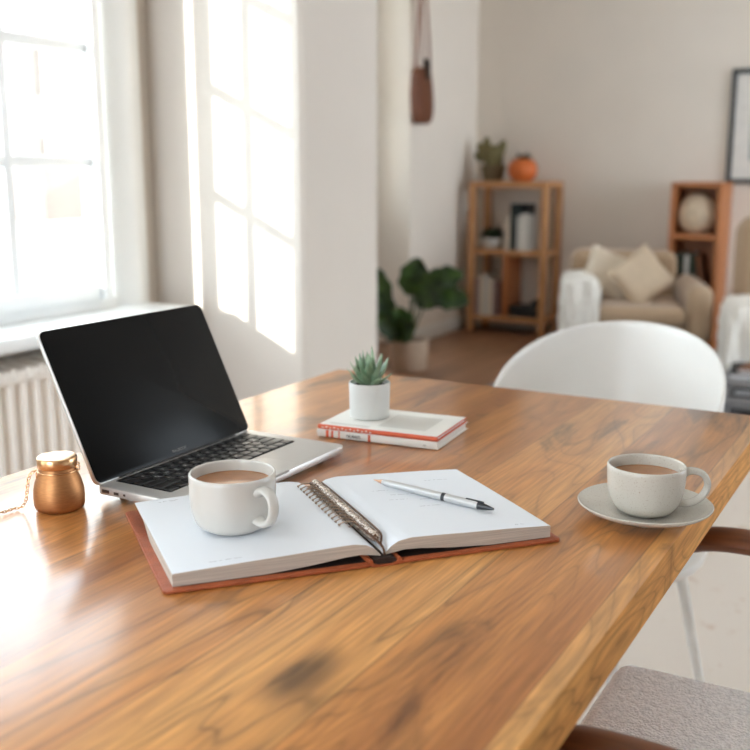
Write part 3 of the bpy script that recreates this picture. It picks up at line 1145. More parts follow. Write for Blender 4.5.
# ------------------------------------------------------------ cups
def cup_profile(r, h, base, wall=0.0028, bowl=0.62):
    outer = [(0, 0.0015), (base - 0.003, 0.0015), (base - 0.002, 0), (base, 0), (base + 0.0008, 0.002)]
    for i in range(1, 13):
        a = i / 12
        x = base + 0.001 + (r - base - 0.001) * math.sin(a * PI / 2) ** 0.85
        z = 0.002 + (h * bowl) * (1 - math.cos(a * PI / 2)) ** 1.05
        outer.append((x, z))
    outer += [(r + 0.0002, h * 0.90), (r + 0.0002, h - 0.0014), (r - 0.0006, h - 0.0002), (r - wall * 0.5, h), (r - wall + 0.0005, h - 0.0004), (r - wall, h - 0.002)]
    inner = [(r - wall, h * 0.66)]
    for i in range(1, 10):
        a = 1 - i / 9
        x = (r - wall) * max(0.0, math.sin(a * PI / 2)) ** 0.6
        z = 0.006 + (h * 0.62 - 0.004) * (1 - math.cos(a * PI / 2))
        inner.append((x, z))
    inner[-1] = (0, 0.006)
    return outer + inner


def handle(bm, pts, rw, rt):
    sp = spline(pts, 8)
    tube(bm, sp, 1.0, 16, flat=(rt, rw), up=(0, 0, 1)) if False else None
    # elliptical ribbon in the x-z plane, width along y
    n = len(sp)
    rings = []
    for i in range(n):
        t = (sp[min(i + 1, n - 1)] - sp[max(i - 1, 0)]).normalized()
        u = Vector((-t.z, 0, t.x))
        v = Vector((0, 1, 0))
        e = 1.0 + 0.35 * (abs(2 * i / (n - 1) - 1) ** 4)
        rings.append([bm.verts.new(sp[i] + u * math.cos(a) * rt * e + v * math.sin(a) * rw * e) for a in [2 * PI * k / 16 for k in range(16)]])
    for a, b in zip(rings, rings[1:]):
        for k in range(16):
            bm.faces.new((a[k], a[(k + 1) % 16], b[(k + 1) % 16], b[k]))
    bm.faces.new(rings[0]); bm.faces.new(rings[-1])


mug = thing('coffee_mug', 'squat white mug of coffee standing on the left notebook page', 'mug', (-0.5785, 0.739, 0.7709), R(-15))
bm = B(); lathe(bm, cup_profile(0.0418, 0.0555, 0.0275), 72)
obj('bowl', bm, M_mug, mug, angle=60)
bm = B(); handle(bm, [(0.0400, 0, 0.0430), (0.0490, 0, 0.0465), (0.0585, 0, 0.0425), (0.0615, 0, 0.0310), (0.0570, 0, 0.0195), (0.0470, 0, 0.0140), (0.0365, 0, 0.0160)], 0.0058, 0.0036)
obj('handle', bm, M_mug, mug)
bm = B(); lathe(bm, [(0, 0.0440), (0.030, 0.0440), (0.0385, 0.0441), (0.0389, 0.0446), (0.0386, 0.0436), (0, 0.0432)], 48)
obj('coffee', bm, M_coffee, mug)

sau = thing('saucer', 'pale grey stoneware saucer near the table edge under the cup', 'saucer', (-0.2515, 1.0225, 0.7505))
sau.scale = (0.95, 0.95, 1.0)
bm = B()
lathe(bm, [(0, 0.0022), (0.034, 0.0020), (0.036, 0), (0.039, 0), (0.0405, 0.0025), (0.055, 0.0055), (0.068, 0.0110), (0.0735, 0.0150), (0.0738, 0.0162), (0.0728, 0.0168), (0.067, 0.0138), (0.055, 0.0088), (0.040, 0.0062), (0.028, 0.0054), (0.0265, 0.0048), (0, 0.0048)], 80)
obj('dish', bm, M_cup, sau, angle=50)
sau.rotation_euler = (0, 0, 0)
cup = thing('coffee_cup', 'speckled grey coffee cup standing on the saucer', 'cup', (-0.2515, 1.0225, 0.7555), R(31))
cup.scale = (0.955, 0.955, 1.0)
bm = B(); lathe(bm, cup_profile(0.0425, 0.0530, 0.0215, 0.0028, 0.80), 72)
obj('bowl', bm, M_cup, cup, angle=60)
bm = B(); handle(bm, [(0.0395, 0, 0.0415), (0.0500, 0, 0.0450), (0.0635, 0, 0.0410), (0.0690, 0, 0.0290), (0.0630, 0, 0.0165), (0.0490, 0, 0.0095), (0.0335, 0, 0.0110)], 0.0058, 0.0036)
obj('handle', bm, M_cup, cup)
bm = B(); lathe(bm, [(0, 0.0405), (0.030, 0.0405), (0.0390, 0.0406), (0.0393, 0.0411), (0.0390, 0.0400), (0, 0.0396)], 48)
obj('coffee', bm, M_coffee, cup)
# ------------------------------------------------------------ copper jar
jar = thing('copper_jar', 'small copper lidded jar with a chain on the left of the table', 'jar', (-0.8150, 0.7370, 0.7505))
bm = B(); lathe(bm, [(0, 0), (0.0235, 0), (0.0258, 0.0012), (0.0268, 0.005), (0.0272, 0.013), (0.0266, 0.022), (0.0244, 0.031), (0.0215, 0.038), (0.0195, 0.042), (0.0190, 0.0465), (0, 0.0465)], 56)
obj('body', bm, M_copper, jar, angle=60)
bm = B(); lathe(bm, [(0, 0.0463), (0.0203, 0.0463), (0.0211, 0.0470), (0.0212, 0.0565), (0.0205, 0.0577), (0.0195, 0.0580), (0, 0.0580)], 56)
obj('lid', bm, M_copperlid, jar, angle=50)
bm = B()
ring = [(0.0208 * math.cos(a), 0.0208 * math.sin(a), 0.0425) for a in [2 * PI * i / 36 for i in range(36)]]
tube(bm, ring, 0.0009, 8, closed=True)
rv = Vector((0.8695, 0.494, 0)) * 0.0218
for dz in (0.0, 0.003, 0.006):
    c = rv + Vector((0, 0, 0.0435 + dz))
    d1 = rv.normalized()
    tube(bm, [c + d1 * 0.0022 * math.cos(a) + Vector((0, 0, 1)) * 0.0016 * math.sin(a) for a in [2 * PI * i / 12 for i in range(12)]], 0.0007, 6, closed=True)
lv = Vector((-0.62, -0.78, 0)).normalized()
c = lv * 0.0222 + Vector((0, 0, 0.0385))
tv = Vector((-lv.y, lv.x, 0))
tube(bm, [c + tv * 0.0032 * math.cos(a) + Vector((0, 0, 1)) * 0.0032 * math.sin(a) for a in [2 * PI * i / 14 for i in range(14)]], 0.0007, 6, closed=True)
obj('wire_clasp', bm, M_copperlid, jar)
# chain
path = spline([(-0.0190, -0.0110, 0.0425), (-0.0250, -0.0165, 0.0370), (-0.0275, -0.0190, 0.0220), (-0.0290, -0.0205, 0.0090), (-0.0310, -0.0250, 0.0022), (-0.0360, -0.0320, 0.0014), (-0.0360, -0.0430, 0.0014), (-0.0410, -0.0540, 0.0014), (-0.0440, -0.0750, 0.0014)], 12)
bm = B()
acc, i, pos = 0.0, 0, path[0]
links = [path[0]]
for a, b in zip(path, path[1:]):
    acc += (b - a).length
    if acc > 0.0034:
        links.append(b)
        acc = 0
for i, (a, b) in enumerate(zip(links, links[1:])):
    t = (b - a).normalized()
    u = Vector((0, 0, 1)) if abs(t.z) < 0.8 else Vector((0, 1, 0))
    u = (u - t * t.dot(u)).normalized()
    v = t.cross(u)
    s_ = v if i % 2 == 0 else (u * 0.5 + v * 0.6).normalized()
    m_ = (a + b) / 2
    tube(bm, [m_ + t * 0.0029 * math.cos(q) + s_ * 0.0016 * math.sin(q) for q in [2 * PI * k / 12 for k in range(12)]], 0.0005, 5, closed=True)
obj('chain', bm, M_copperlid, jar)


# ------------------------------------------------------------ two books and the potted succulent
def flat_book(name, label, ang, loc, W, D, H, mcov, mspine, extra=None):
    t = thing(name, label, 'book', loc, ang, 'pair of books lying under the succulent')
    ct = 0.0012
    bm = B()
    box(bm, 0, W, 0, D, 0, ct, 0.0004); box(bm, 0, W, 0, D, H - ct, H, 0.0004)
    obj('cover', bm, mcov, t)
    bm = B()
    # rounded spine along the near long side
    poly = [(0.0015, 0.0003), (-0.001, 0.001), (-0.0018, H / 2), (-0.001, H - 0.001), (0.0015, H - 0.0003)]
    prism(bm, poly, 0, W, axis='x')
    sp = obj('spine', bm, mspine, t)
    bm = B(); box(bm, 0.002, W - 0.003, 0.0012, D - 0.003, ct, H - ct)
    obj('page_block', bm, M_bookwhite if mcov is M_bookwhite else M_page, t)
    return t, sp


BA = R(5.5)
bk1, s1 = flat_book('book', 'white book with red spine bars, lower of the two flat books', BA, (-0.733, 1.129, 0.7505), 0.178, 0.122, 0.0105, M_bookwhite, M_bookwhite)
for x, w_ in ((0.014, 0.004), (0.022, 0.003), (0.033, 0.0018), (0.0775, 0.0035)):
    bm = B()
    box(bm, x, x + w_, -0.00215, -0.0008, 0.0006, 0.0100)
    obj('red_bar', bm, M_bookred, s1, smooth=False)
bm = B()
text_bm(bm, 'NURBFI', 0.0062, Matrix.Translation((0.056, -0.0024, 0.0050)) @ Matrix.Rotation(R(90), 4, 'X'), extrude=0.0002)
obj('spine_lettering', bm, M_print, s1, smooth=False, recalc=False)
bm = B()
text_bm(bm, 'oo', 0.0035, Matrix.Translation((0.160, -0.0024, 0.0050)) @ Matrix.Rotation(R(90), 4, 'X'), extrude=0.0002)
obj('spine_emblem', bm, M_print, s1, smooth=False, recalc=False)
bk2, s2 = flat_book('book', 'thin book with coral red edges and pale cover, directly under the succulent', BA, (-0.732, 1.1295, 0.7612), 0.176, 0.120, 0.0062, M_bookred, M_bookred)
bm = B()
box(bm, 0.0015, 0.1745, 0.002, 0.118, 0.0061, 0.0066)
jk = obj('cover_panel', bm, M_bookwhite, bk2, smooth=False)
bm = B()
box(bm, 0.080, 0.150, 0.022, 0.094, 0.0066, 0.00668)
box(bm, 0.012, 0.072, 0.008, 0.016, 0.0066, 0.00668)
obj('printed_panel', bm, M_bookgrey, bk2, smooth=False)
bm = B()
for i in range(13):
    box(bm, 0.006 + i * 0.006, 0.009 + i * 0.006, -0.0022, -0.001, 0.0020 + 0.001 * (i % 2), 0.0034 + 0.001 * (i % 2))
obj('spine_pattern', bm, M_bookwhite, s2, smooth=False)

pp = (-0.6905, 1.200, 0.7682)
pot = thing('potted_succulent', 'spiky green succulent in a white cylindrical pot on the books', 'plant', pp)
bm = B(); lathe(bm, [(0, 0), (0.0255, 0), (0.0272, 0.001), (0.0280, 0.004), (0.0292, 0.0495), (0.0288, 0.0508), (0.0275, 0.0508), (0.0270, 0.049), (0.0262, 0.040), (0, 0.040)], 56)
obj('pot', bm, M_potwhite, pot, angle=50)
bm = B(); lathe(bm, [(0, 0.0462), (0.015, 0.0458), (0.0268, 0.0445), (0.0266, 0.041), (0, 0.041)], 32)
obj('soil', bm, M_soil, pot)


def blade(bm, base, direction, length, width, thick, curl=0.3, n=7):
    d = Vector(direction).normalized()
    side = d.cross(Vector((0, 0, 1)))
    if side.length < 0.05:
        side = Vector((1, 0, 0))
    side.normalize()
    nrm = side.cross(d).normalized()
    rings = []
    p = Vector(base)
    for i in range(n + 1):
        t = i / n
        w_ = width * (math.sin(min(1, t * 1.9 + 0.42) * PI / 2)) * (1 - t ** 2.4) + 0.0002
        th = thick * (1 - t ** 2) + 0.0002
        c = p + d * length * t + nrm * curl * length * (t * t)
        rings.append([bm.verts.new(c + side * w_ * math.cos(a) + nrm * th * (math.sin(a) if math.sin(a) < 0 else math.sin(a) * 0.25)) for a in [2 * PI * k / 8 for k in range(8)]])
    for a, b in zip(rings, rings[1:]):
        for k in range(8):
            bm.faces.new((a[k], a[(k + 1) % 8], b[(k + 1) % 8], b[k]))
    bm.faces.new(rings[0]); bm.faces.new(rings[-1])


bm = B()
rn = random.Random(4)
for ring_, (cnt, el, ln) in enumerate(((9, 32, 0.036), (8, 50, 0.043), (6, 66, 0.049), (3, 80, 0.052))):
    for i in range(cnt):
        a = 2 * PI * (i + 0.5 * ring_) / cnt + rn.uniform(-.15, .15)
        e = R(el + rn.uniform(-6, 6))
        blade(bm, (0.004 * math.cos(a), 0.004 * math.sin(a), 0.045), (math.cos(a) * math.cos(e), math.sin(a) * math.cos(e), math.sin(e)), ln * rn.uniform(.9, 1.1), 0.0074, 0.0036, 0.10)
obj('foliage', bm, M_succ, pot, angle=70)

# ------------------------------------------------------------ white shell chair at the far end
ch = thing('shell_chair', 'white moulded shell armchair at the far end of the table', 'chair', (-0.533, 1.862, 0.012), R(5))
# local frame: sitter faces -y
bm = B()
NU, NV = 48, 22
grid = []
for j in range(NV + 1):
    v = j / NV
    row = []
    for i in range(NU + 1):
        u = 2 * i / NU - 1           # -1 left front .. 0 back .. 1 right front
        th = u * R(138)
        # rim height: high at back, dipping to arms at the front
        c_ = math.cos(th)
        rim = 0.60 + 0.189 * max(0.0, (c_ + 0.35) / 1.35) ** 0.42
        if c_ < -0.35:
            rim = 0.60 - 0.13 * ((-0.35 - c_) / 0.40) ** 1.3
        seatz = 0.425
        k_ = v ** 1.55
        z = seatz + (rim - seatz) * k_
        rad_ = 0.02 + 0.98 * (1 - (1 - v) ** 2.4)
        lean_ = 1.0 + 0.10 * v * max(0, c_)
        x = 0.202 * math.sin(th) * rad_ * (1 + 0.03 * v)
        y = 0.215 * c_ * rad_ * lean_ - (0.06 * (1 - c_) * rad_)
        row.append((x, y, z))
    grid.append(row)
vs = [[bm.verts.new(p) for p in r_] for r_ in grid]
for j in range(NV):
    for i in range(NU):
        bm.faces.new((vs[j][i], vs[j][i + 1], vs[j + 1][i + 1], vs[j + 1][i]))
# front fan closing the seat between the two arm fronts
for j in range(NV - 9):
    a, b = vs[j][NU], vs[j + 1][NU]
    c_, d_ = vs[j][0], vs[j + 1][0]
    pass
sh = obj('shell', bm, M_shell, ch, angle=80)
m_ = sh.modifiers.new('thick', 'SOLIDIFY'); m_.thickness = 0.009; m_.offset = 0
m_ = sh.modifiers.new('sub', 'SUBSURF'); m_.levels = 1; m_.render_levels = 1
bm = B()
pl = []
for i in range(33):
    a = 2 * PI * i / 32
    pl.append((0.205 * math.copysign(abs(math.cos(a)) ** 0.75, math.cos(a)), -0.085 + 0.225 * math.copysign(abs(math.sin(a)) ** 0.75, math.sin(a))))
pl = pl[:-1]
t = bmesh.new()
prism(t, pl, 0.415, 0.432, bev=0.004)
merge(bm, t)
obj('seat_pan', bm, M_shell, ch)
for sx_ in (-1, 1):
    for (ty, fy) in ((0.03, 0.155), (-0.17, -0.19)):
        bm = B()
        tube(bm, [(sx_ * (0.125 if fy > 0 else 0.06), ty, 0.412), (sx_ * (0.190 if fy > 0 else 0.06), fy, 0.0050)], [0.0125, 0.0095], 14)
        obj('leg', bm, M_whitemetal, ch)
bm = B()
tube(bm, [(-0.135, 0.03, 0.400), (0.135, 0.03, 0.400)], 0.009, 10)
tube(bm, [(-0.07, -0.17, 0.400), (0.07, -0.17, 0.400)], 0.009, 10)
tube(bm, [(-0.05, 0.03, 0.400), (-0.05, -0.20, 0.400)], 0.008, 10)
tube(bm, [(0.05, 0.03, 0.400), (0.05, -0.20, 0.400)], 0.008, 10)
obj('under_frame', bm, M_whitemetal, ch)

# ------------------------------------------------------------ wooden chair with grey cushion (right of the table)
wc = thing('cushioned_armchair', 'walnut framed dining armchair with grey boucle seat, right of the table', 'chair', (0, 0, 0.012))
bm = B()
box(bm, -0.328, 0.24, 0.738, 1.235, 0.386, 0.468, 0.030, 6)
seat = obj('seat', bm, M_boucle, wc, angle=80)
m_ = seat.modifiers.new('sub', 'SUBSURF'); m_.levels = 1; m_.render_levels = 2
for (ya, s_) in ((0.702, -1), (1.262, 1)):
    bm = B()
    zt = 0.640 if s_ > 0 else 0.650
    sp = spline([(-0.295, ya, zt - 0.030), (-0.255, ya, zt - 0.010), (-0.20, ya, zt + 0.002), (-0.10, ya, zt), (0.05, ya + s_ * 0.005, zt - 0.012), (0.20, ya + s_ * 0.0, zt + 0.010), (0.285, ya - s_ * 0.03, zt + 0.03)], 6)
    n = len(sp)
    tube(bm, sp, [0.5 if i in (0, n - 1) else 1.0 for i in range(n)], 16, flat=(0.0145, 0.027), up=(0, 0, 1))
    obj('armrest', bm, M_walnut, wc)
    bm = B(); tube(bm, [(-0.262, ya - s_ * 0.045, 0.384), (-0.270, ya - s_ * 0.045, 0.0015)], [0.019, 0.013], 14)
    obj('leg', bm, M_walnut, wc)
    bm = B(); tube(bm, [(0.285, ya - s_ * 0.03, zt + 0.16), (0.275, ya - s_ * 0.02, 0.40), (0.30, ya, 0.0015)], [0.015, 0.019, 0.013], 14)
    obj('leg', bm, M_walnut, wc)
bm = B()
box(bm, -0.29, 0.28, 0.685, 0.707, 0.34, 0.385, 0.006); box(bm, -0.29, 0.28, 1.247, 1.269, 0.34, 0.385, 0.006)
box(bm, -0.288, -0.262, 0.70, 1.25, 0.34, 0.385, 0.006); box(bm, 0.262, 0.288, 0.70, 1.25, 0.34, 0.385, 0.006)
obj('seat_rail', bm, M_walnut, wc)
bm = B()
tube(bm, spline([(0.285, 0.715, 0.785), (0.33, 0.85, 0.80), (0.345, 0.975, 0.805), (0.33, 1.10, 0.80), (0.285, 1.235, 0.785)], 6), 1.0, 14, flat=(0.045, 0.012), up=(0, 0, 1))
obj('backrest', bm, M_walnut, wc)


# ------------------------------------------------------------ back of the room
# open oak shelf
sf = thing('open_bookshelf', 'pale oak open shelf unit standing in the far corner', 'shelf', (-2.905, 6.42, 0))
W_, D_, H_ = 0.575, 0.31, 1.045
pw = 0.046
bm = B()
for x in (0, W_ - pw):
    for y in (0, D_ - pw):
        box(bm, x, x + pw, y, y + pw, 0, H_ - 0.001, 0.003)
obj('posts', bm, M_pine, sf)
for z, h in ((H_ - 0.045, 0.045), (0.545, 0.035), (0.085, 0.035)):
    bm = B(); box(bm, 0.002, W_ - 0.002, 0.002, D_ - 0.002, z, z + h, 0.003)
    obj('shelf_board', bm, M_pineh, sf)
bm = B(); box(bm, 0.262, 0.29, 0.01, D_ - 0.01, 0.12, 0.545, 0.002)
obj('divider', bm, M_oak, sf)


def book(x, y, z, w_, d, h, m, label, group, lean=0.0):
    t = thing('book', label, 'book', (x, y, z), 0, group)
    t.rotation_euler = (0, lean, 0)
    bm = B()
    box(bm, 0, 0.0025, 0, d, 0, h); box(bm, w_ - 0.0025, w_, 0, d, 0, h); box(bm, 0.0025, w_ - 0.0025, 0, 0.003, 0, h)
    obj('cover', bm, m, t, smooth=False)
    bm = B(); box(bm, 0.0026, w_ - 0.0026, 0.0031, d - 0.004, 0.003, h - 0.004)
    obj('page_block', bm, M_page, t, smooth=False)
    return t


g1 = 'books on the middle board of the oak shelf'
z1 = 0.5805
x = -2.905 + 0.265
book(x, 6.45, z1, 0.034, 0.16, 0.215, M_bookcream, 'beige book left of the dark tall books on the middle board', g1); x += 0.036
book(x, 6.45, z1, 0.052, 0.18, 0.315, M_bookdark, 'tall dark teal book on the middle board of the oak shelf', g1); x += 0.053
book(x, 6.53, z1, 0.040, 0.15, 0.312, M_bookblack, 'tall black book set back behind the pale books', g1)
for i, (w_, h, m, l) in enumerate(((0.030, 0.235, M_bookpale, 'pale grey book next to the tall teal book'), (0.032, 0.248, M_bookwhite, 'white book in the middle of the pale row'), (0.028, 0.240, M_bookpale, 'white spined book at the right end by the oak post'))):
    book(x, 6.44 if i else 6.44, z1, w_, 0.085, h, m, l, g1)
    x += w_ + 0.001
g2 = 'books in the lower left bay of the oak shelf'
z2 = 0.1205
x = -2.905 + 0.050
for w_, h, m, l in ((0.035, 0.26, M_bookmauve, 'grey mauve book at the far left of the lower bay'), (0.030, 0.285, M_bookcream, 'cream book second from the left in the lower bay'), (0.034, 0.275, M_bookpale, 'pale grey book in the middle of the lower bay'), (0.032, 0.262, M_bookcream, 'cream book right of the middle in the lower bay'), (0.035, 0.24, M_bookmauve, 'mauve book beside the oak divider')):
    book(x, 6.44, z2, w_, 0.19, h, m, l, g2)
    x += w_ + 0.002
# storage box, lower right bay
bx = thing('storage_box', 'dark storage box in the lower right bay of the oak shelf', 'box', (-2.600, 6.45, 0.1205))
bm = B(); box(bm, 0, 0.20, 0, 0.2, 0, 0.075, 0.006)
obj('body', bm, M_bookblack, bx)
bm = B(); box(bm, 0.155, 0.2, 0.02, 0.18, 0.0755, 0.125, 0.01)
obj('lid', bm, M_bookblack, bx)
# fern in white bowl, middle board
fp = thing('potted_fern', 'dark green fern in a white bowl on the middle oak board', 'plant', (-2.757, 6.52, z1))
bm = B(); lathe(bm, [(0, 0), (0.05, 0), (0.055, 0.004), (0.082, 0.055), (0.085, 0.072), (0.079, 0.072), (0.075, 0.060), (0, 0.060)], 32)
obj('pot', bm, M_potwhite, fp)
bm = B()
rn = random.Random(9)
for i in range(120):
    a = rn.uniform(0, 2 * PI); e = R(rn.uniform(28, 88))
    blade(bm, (0.02 * math.cos(a), 0.02 * math.sin(a), 0.058), (math.cos(a) * math.cos(e), math.sin(a) * math.cos(e), math.sin(e)), rn.uniform(0.068, 0.098), 0.015, 0.002, -0.22, 5)
obj('foliage', bm, M_leaf2, fp, angle=70)
fp.scale = (1.05, 1.05, 1.08)
# cactus and orange pot on top
cp = thing('potted_cactus', 'olive lobed cactus in a brown pot, top left of the oak shelf', 'plant', (-2.785, 6.56, 1.0455))
bm = B(); lathe(bm, [(0, 0), (0.055, 0), (0.062, 0.006), (0.078, 0.085), (0.08, 0.10), (0.072, 0.10), (0.068, 0.085), (0, 0.085)], 32)
obj('pot', bm, mat('olive_brown_pot', srgb(110, 96, 70), 0.8), cp)
bm = B()
def lobe(bm, c, sx_, sy_, sz_, tilt=0.0, ty=0.0):
    t = bmesh.new()
    bmesh.ops.create_uvsphere(t, u_segments=20, v_segments=12, radius=1)
    for v in t.verts:
        a = math.atan2(v.co.y, v.co.x)
        f = 1 + 0.06 * math.cos(8 * a)
        v.co = Vector((v.co.x * sx_ * f, v.co.y * sy_ * f, v.co.z * sz_))
    merge(bm, t, 0, Matrix.Translation(c) @ Matrix.Rotation(tilt, 4, 'Y'))
lobe(bm, (0.0, 0, 0.145), 0.066, 0.05, 0.085)
lobe(bm, (-0.075, 0, 0.19), 0.030, 0.026, 0.060, R(-28))
lobe(bm, (-0.045, 0.0, 0.235), 0.024, 0.02, 0.045, R(-10))
lobe(bm, (0.055, 0, 0.205), 0.030, 0.026, 0.055, R(18))
lobe(bm, (-0.105, 0.01, 0.150), 0.022, 0.02, 0.04, R(-45))
obj('cactus_body', bm, M_cactus, cp, angle=70)
cp.scale = (1.1, 1.1, 1.08)
op = thing('potted_plant', 'small dark green plant in a round orange pot on the oak shelf', 'plant', (-2.555, 6.53, 1.0455))
bm = B(); lathe(bm, [(0, 0), (0.055, 0), (0.078, 0.022), (0.092, 0.060), (0.092, 0.085), (0.078, 0.118), (0.050, 0.138), (0.046, 0.134), (0.044, 0.12), (0, 0.12)], 40, flute=lambda a, z: 1 + 0.02 * math.cos(10 * a))
obj('pot', bm, M_orange, op, angle=60)
bm = B()
for i in range(44):
    a = rn.uniform(0, 2 * PI); e = R(rn.uniform(15, 85))
    blade(bm, (0.015 * math.cos(a), 0.015 * math.sin(a), 0.118), (math.cos(a) * math.cos(e), math.sin(a) * math.cos(e), math.sin(e)), rn.uniform(0.045, 0.075), 0.012, 0.003, -0.2, 5)
obj('foliage', bm, M_leaf2, op, angle=70)
op.scale = (1.08, 1.08, 1.08)

# closed side wooden shelf on the right
s2f = thing('narrow_bookcase', 'tall narrow orange wood bookcase right of the tan armchair', 'shelf', (-1.525, 6.42, 0))
W2, H2, D2 = 0.31, 1.045, 0.32
bm = B(); box(bm, 0, 0.026, 0, D2, 0, H2 - 0.03, 0.002)
obj('side_panel', bm, M_oak, s2f)
bm = B(); box(bm, W2 - 0.030, W2, 0, D2, 0, H2 - 0.03, 0.002)
obj('side_panel', bm, M_oak, s2f)
bm = B(); box(bm, 0.026, W2 - 0.03, D2 - 0.012, D2, 0.05, H2 - 0.03)
obj('back_panel', bm, M_oak, s2f)
for z, h in ((H2 - 0.03, 0.03), (0.695, 0.032), (0.335, 0.032), (0.045, 0.03)):
    bm = B(); box(bm, 0 if z > 1 else 0.026, W2 if z > 1 else W2 - 0.03, 0, D2 - (0 if z > 1 else 0.012), z, z + h, 0.002)
    obj('shelf_board', bm, M_oak, s2f)
gl = thing('woven_globe_vase', 'round pale woven vase in the top bay of the narrow bookcase', 'vase', (-1.378, 6.53, 0.7275))
bm = B()
prof = [(0, 0), (0.045, 0)]
for i in range(1, 17):
    a = PI * i / 18
    prof.append((0.045 * (1 - i / 17) * 0 + 0.104 * math.sin(a * 0.93 + 0.22) ** 0.9, 0.105 - 0.112 * math.cos(a * 0.93 + 0.22)))
prof += [(0.030, 0.212), (0.026, 0.205), (0, 0.20)]
lathe(bm, prof, 48, flute=lambda a, z: 1 + 0.03 * math.cos(12 * a + z * 30))
obj('body', bm, M_basket, gl, angle=70)
bm = B()
tube(bm, [(0.029 * math.cos(a), 0.029 * math.sin(a), 0.212) for a in [2 * PI * i / 24 for i in range(24)]], 0.006, 8, closed=True)
obj('rim', bm, M_basket, gl)
gl.scale = (1.14, 1.14, 1.14)
g3 = 'books leaning in the second bay of the narrow bookcase'
x = -1.492
for i, (w_, h, m, l, ln) in enumerate(((0.034, 0.235, M_bookdark, 'dark teal book at the left of the narrow bookcase bay', 0.0), (0.030, 0.245, M_bookgreen, 'dark green book second in the narrow bookcase bay', 0.0), (0.026, 0.228, M_bookpale, 'grey book in the middle of the narrow bookcase bay', 0.0), (0.032, 0.240, M_bookgreen, 'green black book fourth in the narrow bookcase bay', 0.0), (0.024, 0.232, M_bookbrown, 'brown book leaning at the right of the narrow bookcase bay', -0.16))):
    t_ = book(x, 6.455, 0.3675 + (0.0), w_, 0.18, h, m, l, g3, ln)
    if ln < 0:
        t_.location.z += 0.0
    x += w_ + (0.0015 if i < 3 else 0.044)
    if ln < 0:
        pass

# picture on the back wall
pc = thing('framed_picture', 'dark framed abstract print on the back wall at the right', 'picture', (-1.262, 6.7495, 1.035))
bm = B()
fw_ = 0.030
PWd, PH = 0.62, 0.70
box(bm, 0, PWd, -0.025, 0, 0, fw_); box(bm, 0, PWd, -0.025, 0, PH - fw_, PH)
box(bm, 0, fw_, -0.025, 0, fw_, PH - fw_); box(bm, PWd - fw_, PWd, -0.025, 0, fw_, PH - fw_)
obj('frame', bm, M_frameblack, pc, smooth=False)
bm = B(); box(bm, fw_, PWd - fw_, -0.010, -0.002, fw_, PH - fw_)
obj('mount', bm, M_artpaper, pc, smooth=False)
bm = B()
box(bm, 0.13, 0.49, -0.0115, -0.0101, 0.14, 0.56)
obj('print', bm, M_artgrey, pc, smooth=False)

# hanging leather pouch on the far-left wall
hp = thing('hanging_pouch', 'brown leather pouch hanging by long straps on the beige wall', 'pouch', (-2.955, 5.80, 1.405))
bm = B()
for (ya, yb, xo) in ((-0.105, -0.015, 0.01), (0.105, -0.005, 0.0)):
    tube(bm, spline([(xo, ya, 0.24), (xo, ya * 0.95, 0.42), (xo, (ya + yb) * 0.5, 0.72), (xo, yb, 0.98)], 8), 1.0, 8, flat=(0.005, 0.016), up=(1, 0, 0))
tube(bm, spline([(0.012, 0.02, 0.22), (0.012, -0.02, 0.45), (0.012, -0.04, 0.7), (0.012, -0.012, 0.98)], 8), 1.0, 8, flat=(0.004, 0.010), up=(1, 0, 0))
obj('strap', bm, M_strap, hp)
bm = B()
t = bmesh.new()
prism(t, [(-0.085, 0.02), (-0.055, 0.0), (0.055, 0.0), (0.10, 0.03), (0.118, 0.10), (0.105, 0.20), (0.08, 0.30), (0.05, 0.34), (-0.05, 0.34), (-0.105, 0.30), (-0.118, 0.18), (-0.108, 0.07)], -0.032, 0.032, axis='x', bev=0.014)
merge(bm, t)
obj('pouch_body', bm, M_pouch, hp, angle=70)
bm = B(); box(bm, 0.025, 0.045, -0.03, 0.03, 0.27, 0.39, 0.008)
obj('buckle', bm, M_buckle, hp)
bm = B(); tube(bm, [(-0.045, -0.01, 0.985), (0.02, -0.01, 0.985)], 0.008, 10); tube(bm, [(0.015, -0.01, 0.985), (0.025, -0.01, 0.985)], 0.014, 12)
obj('wall_peg', bm, M_walnut, hp)

# large leafy plant in the alcove
lp = thing('leafy_houseplant', 'large leafy green houseplant in a beige pot by the alcove', 'plant', (-2.60, 4.98, 0.0))
bm = B(); lathe(bm, [(0, 0), (0.085, 0), (0.095, 0.006), (0.105, 0.17), (0.108, 0.178), (0.098, 0.178), (0.095, 0.16), (0, 0.16)], 40)
obj('pot', bm, M_planter, lp, angle=60)
bm = B(); lathe(bm, [(0, 0.162), (0.095, 0.160), (0.094, 0.15), (0, 0.15)], 24)
obj('soil', bm, M_soil, lp)
fol, stm = B(), B()


